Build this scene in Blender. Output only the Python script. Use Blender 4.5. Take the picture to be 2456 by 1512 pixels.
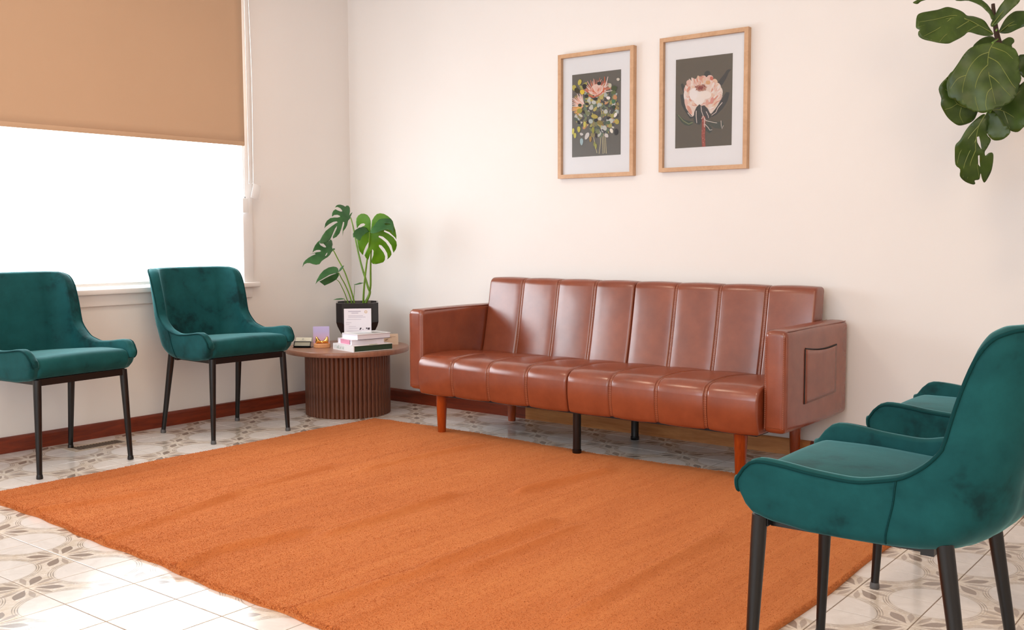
import bpy, bmesh, math, random
from mathutils import Vector, Matrix, geometry

# ------------------------------------------------------------------ clear
for o in list(bpy.data.objects):
    bpy.data.objects.remove(o, do_unlink=True)
scene = bpy.context.scene
COL = scene.collection

# ------------------------------------------------------------------ camera
cam_d = bpy.data.cameras.new('camera')
cam_d.sensor_fit = 'HORIZONTAL'
cam_d.sensor_width = 36.0
cam_d.lens = 2450.18 / 2456.0 * 36.0
cam_d.clip_start = 0.05
cam = bpy.data.objects.new('camera', cam_d)
COL.objects.link(cam)
yaw, pitch, roll = math.radians(38.2001), math.radians(4.4925), math.radians(-0.1544)
fw = Vector((-math.sin(yaw) * math.cos(pitch), math.cos(yaw) * math.cos(pitch), -math.sin(pitch)))
rt = Vector((math.cos(yaw), math.sin(yaw), 0))
up = rt.cross(fw)
rt2 = rt * math.cos(roll) + up * math.sin(roll)
up2 = -rt * math.sin(roll) + up * math.cos(roll)
mw = Matrix((rt2, up2, -fw)).transposed().to_4x4()
mw.translation = Vector((4.6937, -4.3753, 1.0))
cam.matrix_world = mw
scene.camera = cam

# ------------------------------------------------------------------ world and large lights
scene.view_settings.view_transform = 'Standard'
scene.view_settings.look = 'None'
scene.view_settings.gamma = 1.0
scene.view_settings.use_curve_mapping = False
scene.view_settings.exposure = 0.04
world = bpy.data.worlds.new('daylight')
scene.world = world
world.use_nodes = True
bg = world.node_tree.nodes['Background']
bg.inputs['Color'].default_value = (0.86, 0.93, 1.0, 1)
bg.inputs['Strength'].default_value = 1.6

def area_light(name, loc, target, sx, sy, power, color):
    d = bpy.data.lights.new(name, 'AREA')
    d.shape = 'RECTANGLE'
    d.size, d.size_y = sx, sy
    d.energy = power
    d.color = color
    o = bpy.data.objects.new(name, d)
    COL.objects.link(o)
    o.location = loc
    o.rotation_euler = (Vector(target) - Vector(loc)).to_track_quat('-Z', 'Y').to_euler()
    return o

# daylight through the big front window behind the photographer
area_light('front_window_daylight', (2.9, -6.25, 1.55), (2.9, 0.0, 1.35), 4.2, 2.0, 64, (0.76, 0.885, 1.0))
# warm fill light added on the unseen right side of the room
area_light('warm_side_fill', (6.1, -3.9, 1.75), (0.0, -2.6, 1.35), 2.6, 1.3, 50, (1.0, 0.70, 0.45))
# warm ceiling lamps (off the top of the picture)
for lx, ly in ((1.4, -1.9), (3.6, -1.9), (1.4, -4.2), (3.6, -4.2)):
    d = bpy.data.lights.new('ceiling_lamp', 'AREA')
    d.shape = 'DISK'
    d.size = 0.42
    d.energy = 9
    d.color = (1.0, 0.78, 0.57)
    o = bpy.data.objects.new('ceiling_lamp', d)
    o.location = (lx, ly, 2.62)
    COL.objects.link(o)

SHEER_GLOW = 7.5        # backlit sheer blind (daylight behind it)

# ------------------------------------------------------------------ helpers
def lin(r, g, b):
    def c(v):
        v /= 255.0
        return v / 12.92 if v <= 0.04045 else ((v + 0.055) / 1.055) ** 2.4
    return (c(r), c(g), c(b), 1.0)

class NT:
    """small node graph helper; values are sockets or numbers"""
    def __init__(self, name):
        self.m = bpy.data.materials.new(name)
        self.m.use_nodes = True
        self.t = self.m.node_tree
        self.t.nodes.clear()
        self.out = self.t.nodes.new('ShaderNodeOutputMaterial')
        self.b = self.t.nodes.new('ShaderNodeBsdfPrincipled')
        self.t.links.new(self.b.outputs[0], self.out.inputs[0])
    def put(self, sock, v):
        if hasattr(v, 'is_output'):
            self.t.links.new(v, sock)
        else:
            sock.default_value = v
    def set(self, **kw):
        for k, v in kw.items():
            self.put(self.b.inputs[k.replace('_', ' ')], v)
        return self
    def math(self, op, a, b=0.0, c=0.0):
        n = self.t.nodes.new('ShaderNodeMath')
        n.operation = op
        self.put(n.inputs[0], a); self.put(n.inputs[1], b); self.put(n.inputs[2], c)
        return n.outputs[0]
    def coord(self, kind='Object', scale=(1, 1, 1), loc=(0, 0, 0), rot=(0, 0, 0)):
        tc = self.t.nodes.new('ShaderNodeTexCoord')
        mp = self.t.nodes.new('ShaderNodeMapping')
        mp.inputs['Scale'].default_value = scale
        mp.inputs['Location'].default_value = loc
        mp.inputs['Rotation'].default_value = rot
        self.t.links.new(tc.outputs[kind], mp.inputs['Vector'])
        return mp.outputs[0]
    def noise(self, vec, scale, detail=3, rough=0.5, dist=0.0):
        n = self.t.nodes.new('ShaderNodeTexNoise')
        self.put(n.inputs['Vector'], vec)
        n.inputs['Scale'].default_value = scale
        n.inputs['Detail'].default_value = detail
        n.inputs['Roughness'].default_value = rough
        n.inputs['Distortion'].default_value = dist
        return n.outputs[0]
    def ramp(self, fac, stops, interp='LINEAR'):
        n = self.t.nodes.new('ShaderNodeValToRGB')
        n.color_ramp.interpolation = interp
        e = n.color_ramp.elements
        while len(e) < len(stops):
            e.new(0.5)
        for el, (p, c) in zip(e, stops):
            el.position = p
            el.color = c
        self.put(n.inputs[0], fac)
        return n.outputs[0]
    def mix(self, fac, a, b, mode='MIX'):
        n = self.t.nodes.new('ShaderNodeMix')
        n.data_type = 'RGBA'
        n.blend_type = mode
        self.put(n.inputs[0], fac); self.put(n.inputs[6], a); self.put(n.inputs[7], b)
        return n.outputs[2]
    def bump(self, h, strength=0.3, dist=0.01, normal=None):
        n = self.t.nodes.new('ShaderNodeBump')
        n.inputs['Strength'].default_value = strength
        n.inputs['Distance'].default_value = dist
        self.put(n.inputs['Height'], h)
        if normal is not None:
            self.put(n.inputs['Normal'], normal)
        return n.outputs[0]
    def node(self, typ):
        return self.t.nodes.new(typ)

def plain(name, col, rough=0.5, metal=0.0, vary=0.0, scale=8.0, bump=0.0, bscale=60.0, spec=0.5, coat=0.0):
    n = NT(name)
    v = n.coord('Object')
    c = col
    if vary > 0:
        f = n.noise(v, scale, 4)
        dk = tuple(x * (1 - vary) for x in col[:3]) + (1,)
        lt = tuple(min(1, x * (1 + vary * 0.6)) for x in col[:3]) + (1,)
        c = n.ramp(f, [(0.3, dk), (0.7, lt)])
    n.set(Base_Color=c, Roughness=rough, Metallic=metal, Specular_IOR_Level=spec, Coat_Weight=coat)
    if bump > 0:
        n.set(Normal=n.bump(n.noise(v, bscale, 3), bump, 0.004))
    return n.m

def obj(name, verts, faces, mat, parent=None, smooth=True):
    me = bpy.data.meshes.new(name)
    me.from_pydata([tuple(v) for v in verts], [], faces)
    me.update()
    if smooth:
        me.polygons.foreach_set('use_smooth', [True] * len(me.polygons))
    if mat:
        me.materials.append(mat)
    o = bpy.data.objects.new(name, me)
    COL.objects.link(o)
    if parent:
        o.parent = parent
    return o

def from_bm(name, bm, mat, parent=None, smooth=False):
    bmesh.ops.recalc_face_normals(bm, faces=bm.faces)
    me = bpy.data.meshes.new(name)
    bm.to_mesh(me)
    bm.free()
    if smooth:
        me.polygons.foreach_set('use_smooth', [True] * len(me.polygons))
    if mat:
        me.materials.append(mat)
    o = bpy.data.objects.new(name, me)
    COL.objects.link(o)
    if parent:
        o.parent = parent
    return o

def sharp(o, deg=35):
    me = o.data
    bm = bmesh.new(); bm.from_mesh(me)
    for e in bm.edges:
        if len(e.link_faces) == 2 and e.calc_face_angle(0) > math.radians(deg):
            e.smooth = False
    bm.to_mesh(me); bm.free()
    return o

def add_box(bm, x0, x1, y0, y1, z0, z1, M=None):
    vs = [bm.verts.new(M @ Vector(c) if M else Vector(c)) for c in
          ((x0, y0, z0), (x1, y0, z0), (x1, y1, z0), (x0, y1, z0), (x0, y0, z1), (x1, y0, z1), (x1, y1, z1), (x0, y1, z1))]
    for f in ((0, 3, 2, 1), (4, 5, 6, 7), (0, 1, 5, 4), (1, 2, 6, 5), (2, 3, 7, 6), (3, 0, 4, 7)):
        bm.faces.new([vs[i] for i in f])
    return vs

def box(name, x0, x1, y0, y1, z0, z1, mat, parent=None, bevel=0.0, seg=2, M=None):
    bm = bmesh.new()
    add_box(bm, x0, x1, y0, y1, z0, z1, M)
    if bevel > 0:
        bmesh.ops.bevel(bm, geom=list(bm.edges), offset=bevel, segments=seg, affect='EDGES', profile=0.5)
    return from_bm(name, bm, mat, parent, smooth=False) if bevel == 0 else sharp(from_bm(name, bm, mat, parent, smooth=True), 50)

def tube_geo(pts, radii, n=10, cap=True, V=None, F=None):
    V = [] if V is None else V
    F = [] if F is None else F
    base = len(V)
    pts = [Vector(p) for p in pts]
    m = len(pts)
    if not hasattr(radii, '__len__'):
        radii = [radii] * m
    t0 = (pts[1] - pts[0]).normalized()
    ref = Vector((0, 0, 1)) if abs(t0.z) < 0.9 else Vector((1, 0, 0))
    nrm = t0.cross(ref).normalized()
    for i, p in enumerate(pts):
        t = (pts[min(i + 1, m - 1)] - pts[max(i - 1, 0)]).normalized()
        nrm = (nrm - t * nrm.dot(t)).normalized()
        bn = t.cross(nrm)
        for k in range(n):
            a = 2 * math.pi * k / n
            V.append(p + (nrm * math.cos(a) + bn * math.sin(a)) * radii[i])
    for i in range(m - 1):
        for k in range(n):
            a = base + i * n + k
            b = base + i * n + (k + 1) % n
            F.append((a, b, b + n, a + n))
    if cap:
        F.append(tuple(base + k for k in range(n))[::-1])
        F.append(tuple(base + (m - 1) * n + k for k in range(n)))
    return V, F

def tube(name, pts, radii, mat, parent=None, n=10):
    V, F = tube_geo(pts, radii, n)
    return sharp(obj(name, V, F, mat, parent), 60)

def lathe(name, prof, mat, parent=None, n=48, M=None, loc=(0, 0, 0)):
    V, F = [], []
    for r, z in prof:
        for k in range(n):
            a = 2 * math.pi * k / n
            V.append(Vector((r * math.cos(a) + loc[0], r * math.sin(a) + loc[1], z + loc[2])))
    for i in range(len(prof) - 1):
        for k in range(n):
            a = i * n + k
            b = i * n + (k + 1) % n
            F.append((a, b, b + n, a + n))
    F.append(tuple(range(n))[::-1])
    F.append(tuple((len(prof) - 1) * n + k for k in range(n)))
    if M:
        V = [M @ v for v in V]
    return sharp(obj(name, V, F, mat, parent), 40)

def smooth_path(pts, sub=6):
    """Catmull-Rom through points"""
    P = [Vector(p) for p in pts]
    out = []
    for i in range(len(P) - 1):
        p0, p1, p2, p3 = P[max(i - 1, 0)], P[i], P[i + 1], P[min(i + 2, len(P) - 1)]
        for s in range(sub):
            t = s / sub
            out.append(0.5 * ((2 * p1) + (p2 - p0) * t + (2 * p0 - 5 * p1 + 4 * p2 - p3) * t * t + (3 * p1 - p0 - 3 * p2 + p3) * t ** 3))
    out.append(P[-1])
    return out

def round_poly(pts, radii, seg=5):
    """closed 2-D polygon with rounded corners"""
    out = []
    n = len(pts)
    for i in range(n):
        p = Vector(pts[i]); a = Vector(pts[i - 1]); b = Vector(pts[(i + 1) % n])
        r = radii[i] if hasattr(radii, '__len__') else radii
        if r <= 0:
            out.append(p); continue
        d1 = min(r, (a - p).length * 0.49); d2 = min(r, (b - p).length * 0.49)
        s = p + (a - p).normalized() * d1
        e = p + (b - p).normalized() * d2
        for k in range(seg + 1):
            t = k / seg
            out.append(s * (1 - t) ** 2 + p * 2 * t * (1 - t) + e * t * t)
    return out

def pad(name, prof, x0, x1, r, mat, parent=None, nend=5, nmid=6, bulge=0.0, shift=None):
    """upholstered pad: closed profile in (y, z) swept along x, its ends rounded by r"""
    n = len(prof)
    P = [Vector((p[0], p[1])) for p in prof]
    area = sum(P[i].x * P[(i + 1) % n].y - P[(i + 1) % n].x * P[i].y for i in range(n))
    sgn = 1 if area > 0 else -1
    N = []
    for i in range(n):
        t = (P[(i + 1) % n] - P[i - 1])
        q = Vector((t.y, -t.x)) * sgn
        N.append(q.normalized() if q.length > 1e-9 else Vector((0, 0)))
    st = []
    for k in range(nend + 1):
        a = math.pi / 2 * k / nend
        st.append((x0 + r * (1 - math.sin(a)) if False else x0 + r * (1 - math.cos(a)), r * (1 - math.sin(a))))
    for k in range(1, nmid):
        st.append((x0 + r + (x1 - x0 - 2 * r) * k / nmid, 0.0))
    for k in range(nend, -1, -1):
        a = math.pi / 2 * k / nend
        st.append((x1 - r * (1 - math.cos(a)), r * (1 - math.sin(a))))
    V, F = [], []
    for x, off in st:
        u = (x - x0) / (x1 - x0) * 2 - 1
        bl = bulge * (1 - u * u)
        for i in range(n):
            q = P[i] - N[i] * (off - bl)
            v = Vector((x, q.x, q.y))
            if shift:
                v = v + Vector(shift(v))
            V.append(v)
    m = len(st)
    for j in range(m - 1):
        for i in range(n):
            a = j * n + i; b = j * n + (i + 1) % n
            F.append((a, b, b + n, a + n))
    F.append(tuple(range(n)))
    F.append(tuple((m - 1) * n + i for i in range(n))[::-1])
    o = obj(name, V, F, mat, parent)
    bm = bmesh.new(); bm.from_mesh(o.data); bmesh.ops.recalc_face_normals(bm, faces=bm.faces); bm.to_mesh(o.data); bm.free()
    return sharp(o, 60)

def tag(o, label=None, cat=None, group=None, kind=None):
    if label: o['label'] = label
    if cat: o['category'] = cat
    if group: o['group'] = group
    if kind: o['kind'] = kind
    return o

def thing(name, loc, rz, label, cat, group=None):
    o = bpy.data.objects.new(name, None)
    o.empty_display_size = 0.1
    o.location = loc
    o.rotation_euler = (0, 0, rz)
    COL.objects.link(o)
    return tag(o, label, cat, group)

def copy_tree(o, parent=None):
    c = o.copy()
    COL.objects.link(c)
    c.parent = parent
    for ch in [x for x in o.children]:
        copy_tree(ch, c)
    return c

def interp(x, tab):
    if x <= tab[0][0]: return tab[0][1]
    for (a, va), (b, vb) in zip(tab, tab[1:]):
        if x <= b:
            t = (x - a) / (b - a)
            t = t * t * (3 - 2 * t) * 0.5 + t * 0.5
            return va + (vb - va) * t
    return tab[-1][1]

# ------------------------------------------------------------------ materials
def wall_mat(name, col):
    n = NT(name)
    v = n.coord('Object')
    f = n.noise(v, 1.6, 4)
    c = n.ramp(f, [(0.35, tuple(x * 0.985 for x in col[:3]) + (1,)), (0.65, col)])
    n.set(Base_Color=c, Roughness=0.6, Specular_IOR_Level=0.3, Normal=n.bump(n.noise(v, 180, 3), 0.06, 0.002))
    return n.m

M_WALL = wall_mat('cream_wall_paint', (0.865, 0.832, 0.805, 1))
M_CEIL = wall_mat('ceiling_paint', (0.86, 0.83, 0.79, 1))
M_WHITE_TRIM = plain('white_gloss_trim', (0.88, 0.85, 0.83, 1), 0.35)

def wood_mat(name, dark, light, rough=0.4, scale=(1, 12, 12), coat=0.0, bump=0.05):
    n = NT(name)
    v = n.coord('Object', scale)
    f = n.noise(v, 3.0, 6, 0.6, 0.8)
    g = n.noise(v, 22.0, 3)
    h = n.math('ADD', n.math('MULTIPLY', f, 0.75), n.math('MULTIPLY', g, 0.25))
    n.set(Base_Color=n.ramp(h, [(0.32, dark), (0.68, light)]), Roughness=rough, Coat_Weight=coat, Normal=n.bump(h, bump, 0.003))
    return n.m

M_SKIRT = wood_mat('red_brown_skirting_wood', lin(92, 30, 12), lin(140, 55, 26), 0.35, (1, 1, 10))
M_SKIRT_BRIGHT = wood_mat('brightened_skirting_wood', lin(176, 106, 52), lin(214, 146, 86), 0.4, (1, 1, 10))  # skirting wood with local brightening painted into its colour
M_OAK = wood_mat('light_oak_frame', lin(190, 148, 110), lin(212, 172, 136), 0.45, (4, 4, 4))
M_WALNUT = wood_mat('walnut_top', lin(132, 90, 70), lin(160, 114, 92), 0.3, (2, 14, 2), bump=0.02)
M_SLAT = wood_mat('walnut_slat', lin(66, 34, 20), lin(118, 68, 42), 0.42, (6, 6, 1.2))
M_SLATBACK = plain('dark_walnut_core', lin(34, 17, 10), 0.6)
M_LEG = wood_mat('varnished_orange_wood', lin(128, 44, 6), lin(178, 74, 18), 0.22, (8, 8, 1), coat=0.5, bump=0.01)
M_BLACK = plain('black_metal', lin(12, 10, 11), 0.3)
M_RUBBER = plain('clear_grey_rubber', lin(88, 86, 86), 0.35)
M_TAN_PUCK = wood_mat('beech_wood', lin(205, 140, 92), lin(230, 170, 122), 0.45, (3, 9, 3))

def velvet():
    n = NT('green_velvet')
    vm = n.node('ShaderNodeVectorMath'); vm.operation = 'ADD'
    n.put(vm.inputs[0], n.coord('Object'))
    cb = n.node('ShaderNodeCombineXYZ')
    rn = n.node('ShaderNodeObjectInfo').outputs['Random']
    n.put(cb.inputs[0], n.math('MULTIPLY', rn, 17.0)); n.put(cb.inputs[2], n.math('MULTIPLY', rn, 31.0))
    n.put(vm.inputs[1], cb.outputs[0])
    v = vm.outputs[0]
    f = n.noise(v, 9.0, 4, 0.62, 0.15)
    g = n.noise(v, 2.2, 3, 0.5)
    h = n.math('ADD', n.math('MULTIPLY', f, 0.6), n.math('MULTIPLY', g, 0.4))
    c = n.ramp(h, [(0.37, (0.0024, 0.029, 0.031, 1)), (0.455, (0.0048, 0.062, 0.066, 1)), (0.66, (0.0088, 0.092, 0.096, 1))])
    n.set(Base_Color=c, Roughness=0.72, Specular_IOR_Level=0.15, Sheen_Weight=0.42, Sheen_Roughness=0.3, Sheen_Tint=(0.36, 0.78, 0.80, 1))
    n.set(Normal=n.bump(n.noise(v, 900, 2), 0.15, 0.001, n.bump(f, 0.12, 0.006)))
    return n.m
M_VELVET = velvet()
M_PIPING = plain('dark_green_piping', (0.0035, 0.040, 0.042, 1), 0.8, spec=0.1)

def leather():
    n = NT('chestnut_leather')
    v = n.coord('Object')
    f = n.noise(v, 9.0, 5, 0.6)
    g = n.noise(v, 2.0, 3)
    h = n.math('ADD', n.math('MULTIPLY', f, 0.55), n.math('MULTIPLY', g, 0.45))
    c = n.ramp(h, [(0.3, lin(116, 52, 30)), (0.7, lin(148, 74, 45))])
    b1 = n.bump(n.noise(v, 300, 2), 0.05, 0.001)
    b2 = n.bump(n.noise(v, 5.0, 2), 0.10, 0.02, b1)
    n.set(Base_Color=c, Roughness=0.26, Specular_IOR_Level=0.95, Normal=b2)
    return n.m
M_LEATHER = leather()
M_LEATHER_DK = plain('dark_leather_gap', lin(58, 22, 12), 0.5)
M_STITCH = plain('pale_brown_stitching', lin(190, 126, 96), 0.5)
M_LINING = plain('black_lining', lin(30, 26, 26), 0.7)

def rug_mat():
    n = NT('orange_wool_pile')
    v = n.coord('Object')
    vs = n.coord('Object', (26, 1.5, 1))
    streak = n.noise(vs, 1.0, 4, 0.6, 0.3)
    big = n.noise(n.coord('Object', (3.2, 0.8, 1)), 1.2, 4, 0.6)
    rib = n.noise(n.coord('Object', (95, 1.6, 1)), 1.0, 2, 0.5, 0.4)
    fine = n.noise(v, 420, 3, 0.7)
    mid = n.noise(v, 130, 3, 0.6)
    h = n.math('ADD', n.math('ADD', n.math('MULTIPLY', streak, 0.3), n.math('MULTIPLY', fine, 0.35)), n.math('MULTIPLY', big, 0.35))
    c = n.ramp(h, [(0.30, (0.58, 0.145, 0.032, 1)), (0.5, (0.74, 0.215, 0.055, 1)), (0.70, (0.86, 0.30, 0.088, 1))])
    hh = n.math('ADD', n.math('MULTIPLY', fine, 0.6), n.math('ADD', n.math('MULTIPLY', mid, 0.35), n.math('ADD', n.math('MULTIPLY', streak, 0.3), n.math('MULTIPLY', rib, 0.6))))
    n.set(Base_Color=c, Roughness=0.9, Specular_IOR_Level=0.15, Sheen_Weight=0.25, Sheen_Tint=(1, 0.6, 0.35, 1), Normal=n.bump(hh, 0.9, 0.008))
    return n.m
M_RUG = rug_mat()
M_RUG_EDGE = plain('rug_binding', lin(140, 58, 22), 0.9)

PITCH = 0.2073
def tile_mat():
    n = NT('patterned_ceramic_tile')
    uvn = n.node('ShaderNodeUVMap'); uvn.uv_map = 'tile'
    sep = n.node('ShaderNodeSeparateXYZ')
    n.t.links.new(uvn.outputs[0], sep.inputs[0])
    u, v = sep.outputs[0], sep.outputs[1]
    s = n.math('GREATER_THAN', n.math('ADD', u, v), 1.0)
    def fold(a):
        d = n.math('SUBTRACT', 1.0, n.math('MULTIPLY', a, 2.0))
        return n.math('ADD', a, n.math('MULTIPLY', d, s))
    a, b = fold(u), fold(v)
    def step(x, edge, w=0.006):            # 1 where x < edge
        r = n.node('ShaderNodeMapRange')
        n.put(r.inputs[0], x)
        r.inputs[1].default_value = edge - w; r.inputs[2].default_value = edge + w
        r.inputs[3].default_value = 1.0; r.inputs[4].default_value = 0.0
        return r.outputs[0]
    def petal(deg, r1, r2, w, skew=0.7):
        c_, s_ = math.cos(math.radians(deg)), math.sin(math.radians(deg))
        l = n.math('ADD', n.math('MULTIPLY', a, c_), n.math('MULTIPLY', b, s_))
        q = n.math('ABSOLUTE', n.math('SUBTRACT', n.math('MULTIPLY', b, c_), n.math('MULTIPLY', a, s_)))
        t = n.math('MULTIPLY', n.math('SUBTRACT', l, r1), 1 / (r2 - r1))
        t = n.math('MINIMUM', n.math('MAXIMUM', t, 0.0), 1.0)
        t = n.math('POWER', t, 1.0 / skew)
        half = n.math('MULTIPLY', n.math('SINE', n.math('MULTIPLY', t, math.pi)), w)
        return step(n.math('SUBTRACT', q, half), -0.004, 0.005)
    def dist(x0, y0):
        dx = n.math('SUBTRACT', a, x0); dy = n.math('SUBTRACT', b, y0)
        return n.math('SQRT', n.math('ADD', n.math('MULTIPLY', dx, dx), n.math('MULTIPLY', dy, dy)))
    rA = dist(0, 0)
    rc = n.math('MINIMUM', dist(1, 0), dist(0, 1))
    pos = n.node('ShaderNodeNewGeometry').outputs['Position']
    marble = n.noise(pos, 13.0, 6, 0.62, 1.4)
    vein = n.noise(pos, 26.0, 5, 0.6, 2.2)
    cream = n.ramp(marble, [(0.32, lin(216, 202, 184)), (0.5, lin(230, 219, 207)), (0.66, lin(236, 227, 218))])
    veinm = n.ramp(vein, [(0.40, (0, 0, 0, 1)), (0.49, (1, 1, 1, 1)), (0.52, (1, 1, 1, 1)), (0.60, (0, 0, 0, 1))])
    cream = n.mix(n.math('MULTIPLY', veinm, 0.30), cream, lin(186, 158, 128))
    white = n.ramp(marble, [(0.3, lin(222, 214, 208)), (0.7, lin(236, 229, 224))])
    col = n.mix(step(rc, 0.555, 0.03), cream, white)
    # triple fine arcs, strongest half way round
    mid = n.math('SUBTRACT', 1.0, n.math('MULTIPLY', n.math('ABSOLUTE', n.math('SUBTRACT', rA, 0.56)), 4.2))
    mid = n.math('MINIMUM', n.math('MAXIMUM', mid, 0.0), 1.0)
    arcs = None
    for rr in (0.565, 0.598, 0.631):
        k = step(n.math('ABSOLUTE', n.math('SUBTRACT', rc, rr)), 0.0055, 0.004)
        arcs = k if arcs is None else n.math('MAXIMUM', arcs, k)
    col = n.mix(n.math('MULTIPLY', n.math('MULTIPLY', arcs, mid), 0.85), col, lin(104, 88, 76))
    # pale star between the petals, then petals
    star = petal(45, -0.02, 0.20, 0.05, 1.0)
    col = n.mix(n.math('MULTIPLY', step(rA, 0.12), 0.5), col, lin(240, 228, 212))
    for dg in (16, 74):
        col = n.mix(n.math('MULTIPLY', petal(dg, 0.09, 0.47, 0.046), 0.7), col, lin(164, 146, 133))
    dark = petal(45, 0.07, 0.50, 0.080)
    col = n.mix(n.math('MULTIPLY', dark, n.math('ADD', 0.62, n.math('MULTIPLY', marble, 0.35))), col, lin(128, 107, 94))
    n.set(Base_Color=col, Roughness=0.15, Specular_IOR_Level=0.4)
    n.set(Normal=n.bump(n.noise(pos, 5.0, 2), 0.03, 0.01))
    return n.m
M_TILE = tile_mat()
M_GROUT = plain('brown_grey_grout', lin(150, 130, 116), 0.85, bump=0.2, bscale=300)

# ================================================================== STRUCTURE
XW, YW = -0.03, 0.012          # faces of the window wall and the sofa wall
XR, YF, ZC = 6.2, -6.4, 2.70

def struct(o):
    o['kind'] = 'structure'
    return o

floor = struct(box('floor', XW - 0.1, XR, YF, YW + 0.1, -0.06, -0.0015, M_GROUT))
struct(box('ceiling', XW - 0.1, XR, YF, YW + 0.1, ZC, ZC + 0.1, M_CEIL))
struct(box('wall_back', XW - 0.14, XR, YW, YW + 0.12, 0, ZC, M_WALL))
struct(box('wall_right', XR, XR + 0.1, YF, YW, 0, ZC, M_WALL))

def wall_with_hole(name, axis, face, back, a0, a1, h0, h1, z0, z1):
    bm = bmesh.new()
    def bx(p0, p1, zz0, zz1):
        if axis == 'x':
            add_box(bm, min(face, back), max(face, back), p0, p1, zz0, zz1)
        else:
            add_box(bm, p0, p1, min(face, back), max(face, back), zz0, zz1)
    bx(a0, h0, 0, ZC); bx(h1, a1, 0, ZC); bx(h0, h1, 0, z0); bx(h0, h1, z1, ZC)
    return struct(from_bm(name, bm, M_WALL))

WY0, WY1, WZ0, WZ1 = -2.80, -0.812, 0.735, 2.38
wall_with_hole('wall_left', 'x', XW, XW - 0.14, YF, YW, WY0, WY1, WZ0, WZ1)
wall_with_hole('wall_front', 'y', YF, YF - 0.14, XW, XR, 0.8, 5.0, 0.55, 2.55)

# tiles -----------------------------------------------------------
def tile_geo(V, F, UV, cx, cy, par, g=0.0016):
    h = PITCH / 2 - g
    b = len(V)
    k = 0.0012
    for hh, z in ((h, -0.004), (h, -0.0006), (h - k, 0.0)):
        for sx, sy in ((-1, -1), (1, -1), (1, 1), (-1, 1)):
            V.append((cx + sx * hh, cy + sy * hh, z))
            u, v = 0.5 + sx * hh / PITCH, 0.5 + sy * hh / PITCH
            UV.append((u, v) if par == 0 else (1 - u, v))
    for r in (0, 4):
        for i in range(4):
            j = (i + 1) % 4
            F.append((b + r + i, b + r + j, b + r + 4 + j, b + r + 4 + i))
    F.append((b + 8, b + 9, b + 10, b + 11))

def tile_mesh(cells):
    V, F, UV = [], [], []
    for c in cells:
        tile_geo(V, F, UV, *c)
    me = bpy.data.meshes.new('tile')
    me.from_pydata(V, [], F)
    uv = me.uv_layers.new(name='tile')
    idx = [0] * len(me.loops)
    me.loops.foreach_get('vertex_index', idx)
    flat = []
    for i in idx:
        flat.extend(UV[i])
    uv.data.foreach_set('uv', flat)
    me.materials.append(M_TILE)
    return me

GX, GY = 1.642, -2.79          # a grout crossing with a flower on it
RUG = (0.712, 3.668, -2.655, -0.522)
cells = []
camv = Vector((4.6937, -4.3753))
f2 = Vector((-math.sin(yaw), math.cos(yaw))); r2 = Vector((math.cos(yaw), math.sin(yaw)))
for i in range(-9, 22):
    for j in range(-18, 14):
        x, y = GX + (i + 0.5) * PITCH, GY + (j + 0.5) * PITCH
        if x < XW - 0.1 or y > YW + 0.1 or x > XR or y < YF:
            continue
        if RUG[0] + 0.16 < x < RUG[1] - 0.16 and RUG[2] + 0.16 < y < RUG[3] - 0.16:
            continue
        d = Vector((x, y)) - camv
        dep, lat = d.dot(f2), d.dot(r2)
        seen = dep > 1.9 and abs(lat) < 0.52 * dep + 0.1
        cells.append((0 if seen else 1, d.length, x, y, (i + j) % 2))
cells.sort()
proto_tile = [tile_mesh([(0, 0, 0)]), tile_mesh([(0, 0, 1)])]
for c in cells[:300]:
    t = bpy.data.objects.new('tile', proto_tile[c[4]])
    t.location = (c[2], c[3], 0)
    COL.objects.link(t)
    t.parent = floor
rest = bpy.data.objects.new('tile_field', tile_mesh([(c[2], c[3], c[4]) for c in cells[300:]]))
COL.objects.link(rest)
rest.parent = floor
rest['kind'] = 'stuff'

# skirting boards ---------------------------------------------------
def skirting(name, prof_dir, a0, a1, mat):
    # profile (out from wall, up)
    prof = [(0, 0), (0.016, 0), (0.016, 0.062), (0.013, 0.070), (0.006, 0.074), (0, 0.074)]
    V, F = [], []
    for a in (a0, a1):
        for d, z in prof:
            V.append((XW + d, a, z) if prof_dir == 'x' else (a, YW - d, z))
    n = len(prof)
    for i in range(n):
        j = (i + 1) % n
        F.append((i, j, j + n, i + n))
    F.append(tuple(range(n))); F.append(tuple(range(n, 2 * n))[::-1])
    o = obj(name, V, F, mat, smooth=False)
    bm = bmesh.new(); bm.from_mesh(o.data); bmesh.ops.recalc_face_normals(bm, faces=bm.faces); bm.to_mesh(o.data); bm.free()
    return struct(o)
skirting('baseboard_left', 'x', YF, YW, M_SKIRT)
skirting('baseboard_back', 'y', XW + 0.016, 1.345, M_SKIRT)
skirting('baseboard_brightened', 'y', 1.345, 2.95, M_SKIRT_BRIGHT)  # same skirting run; the brighter stretch behind the sofa is put in by colour
skirting('baseboard_right', 'y', 2.95, XR, M_SKIRT)

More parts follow.
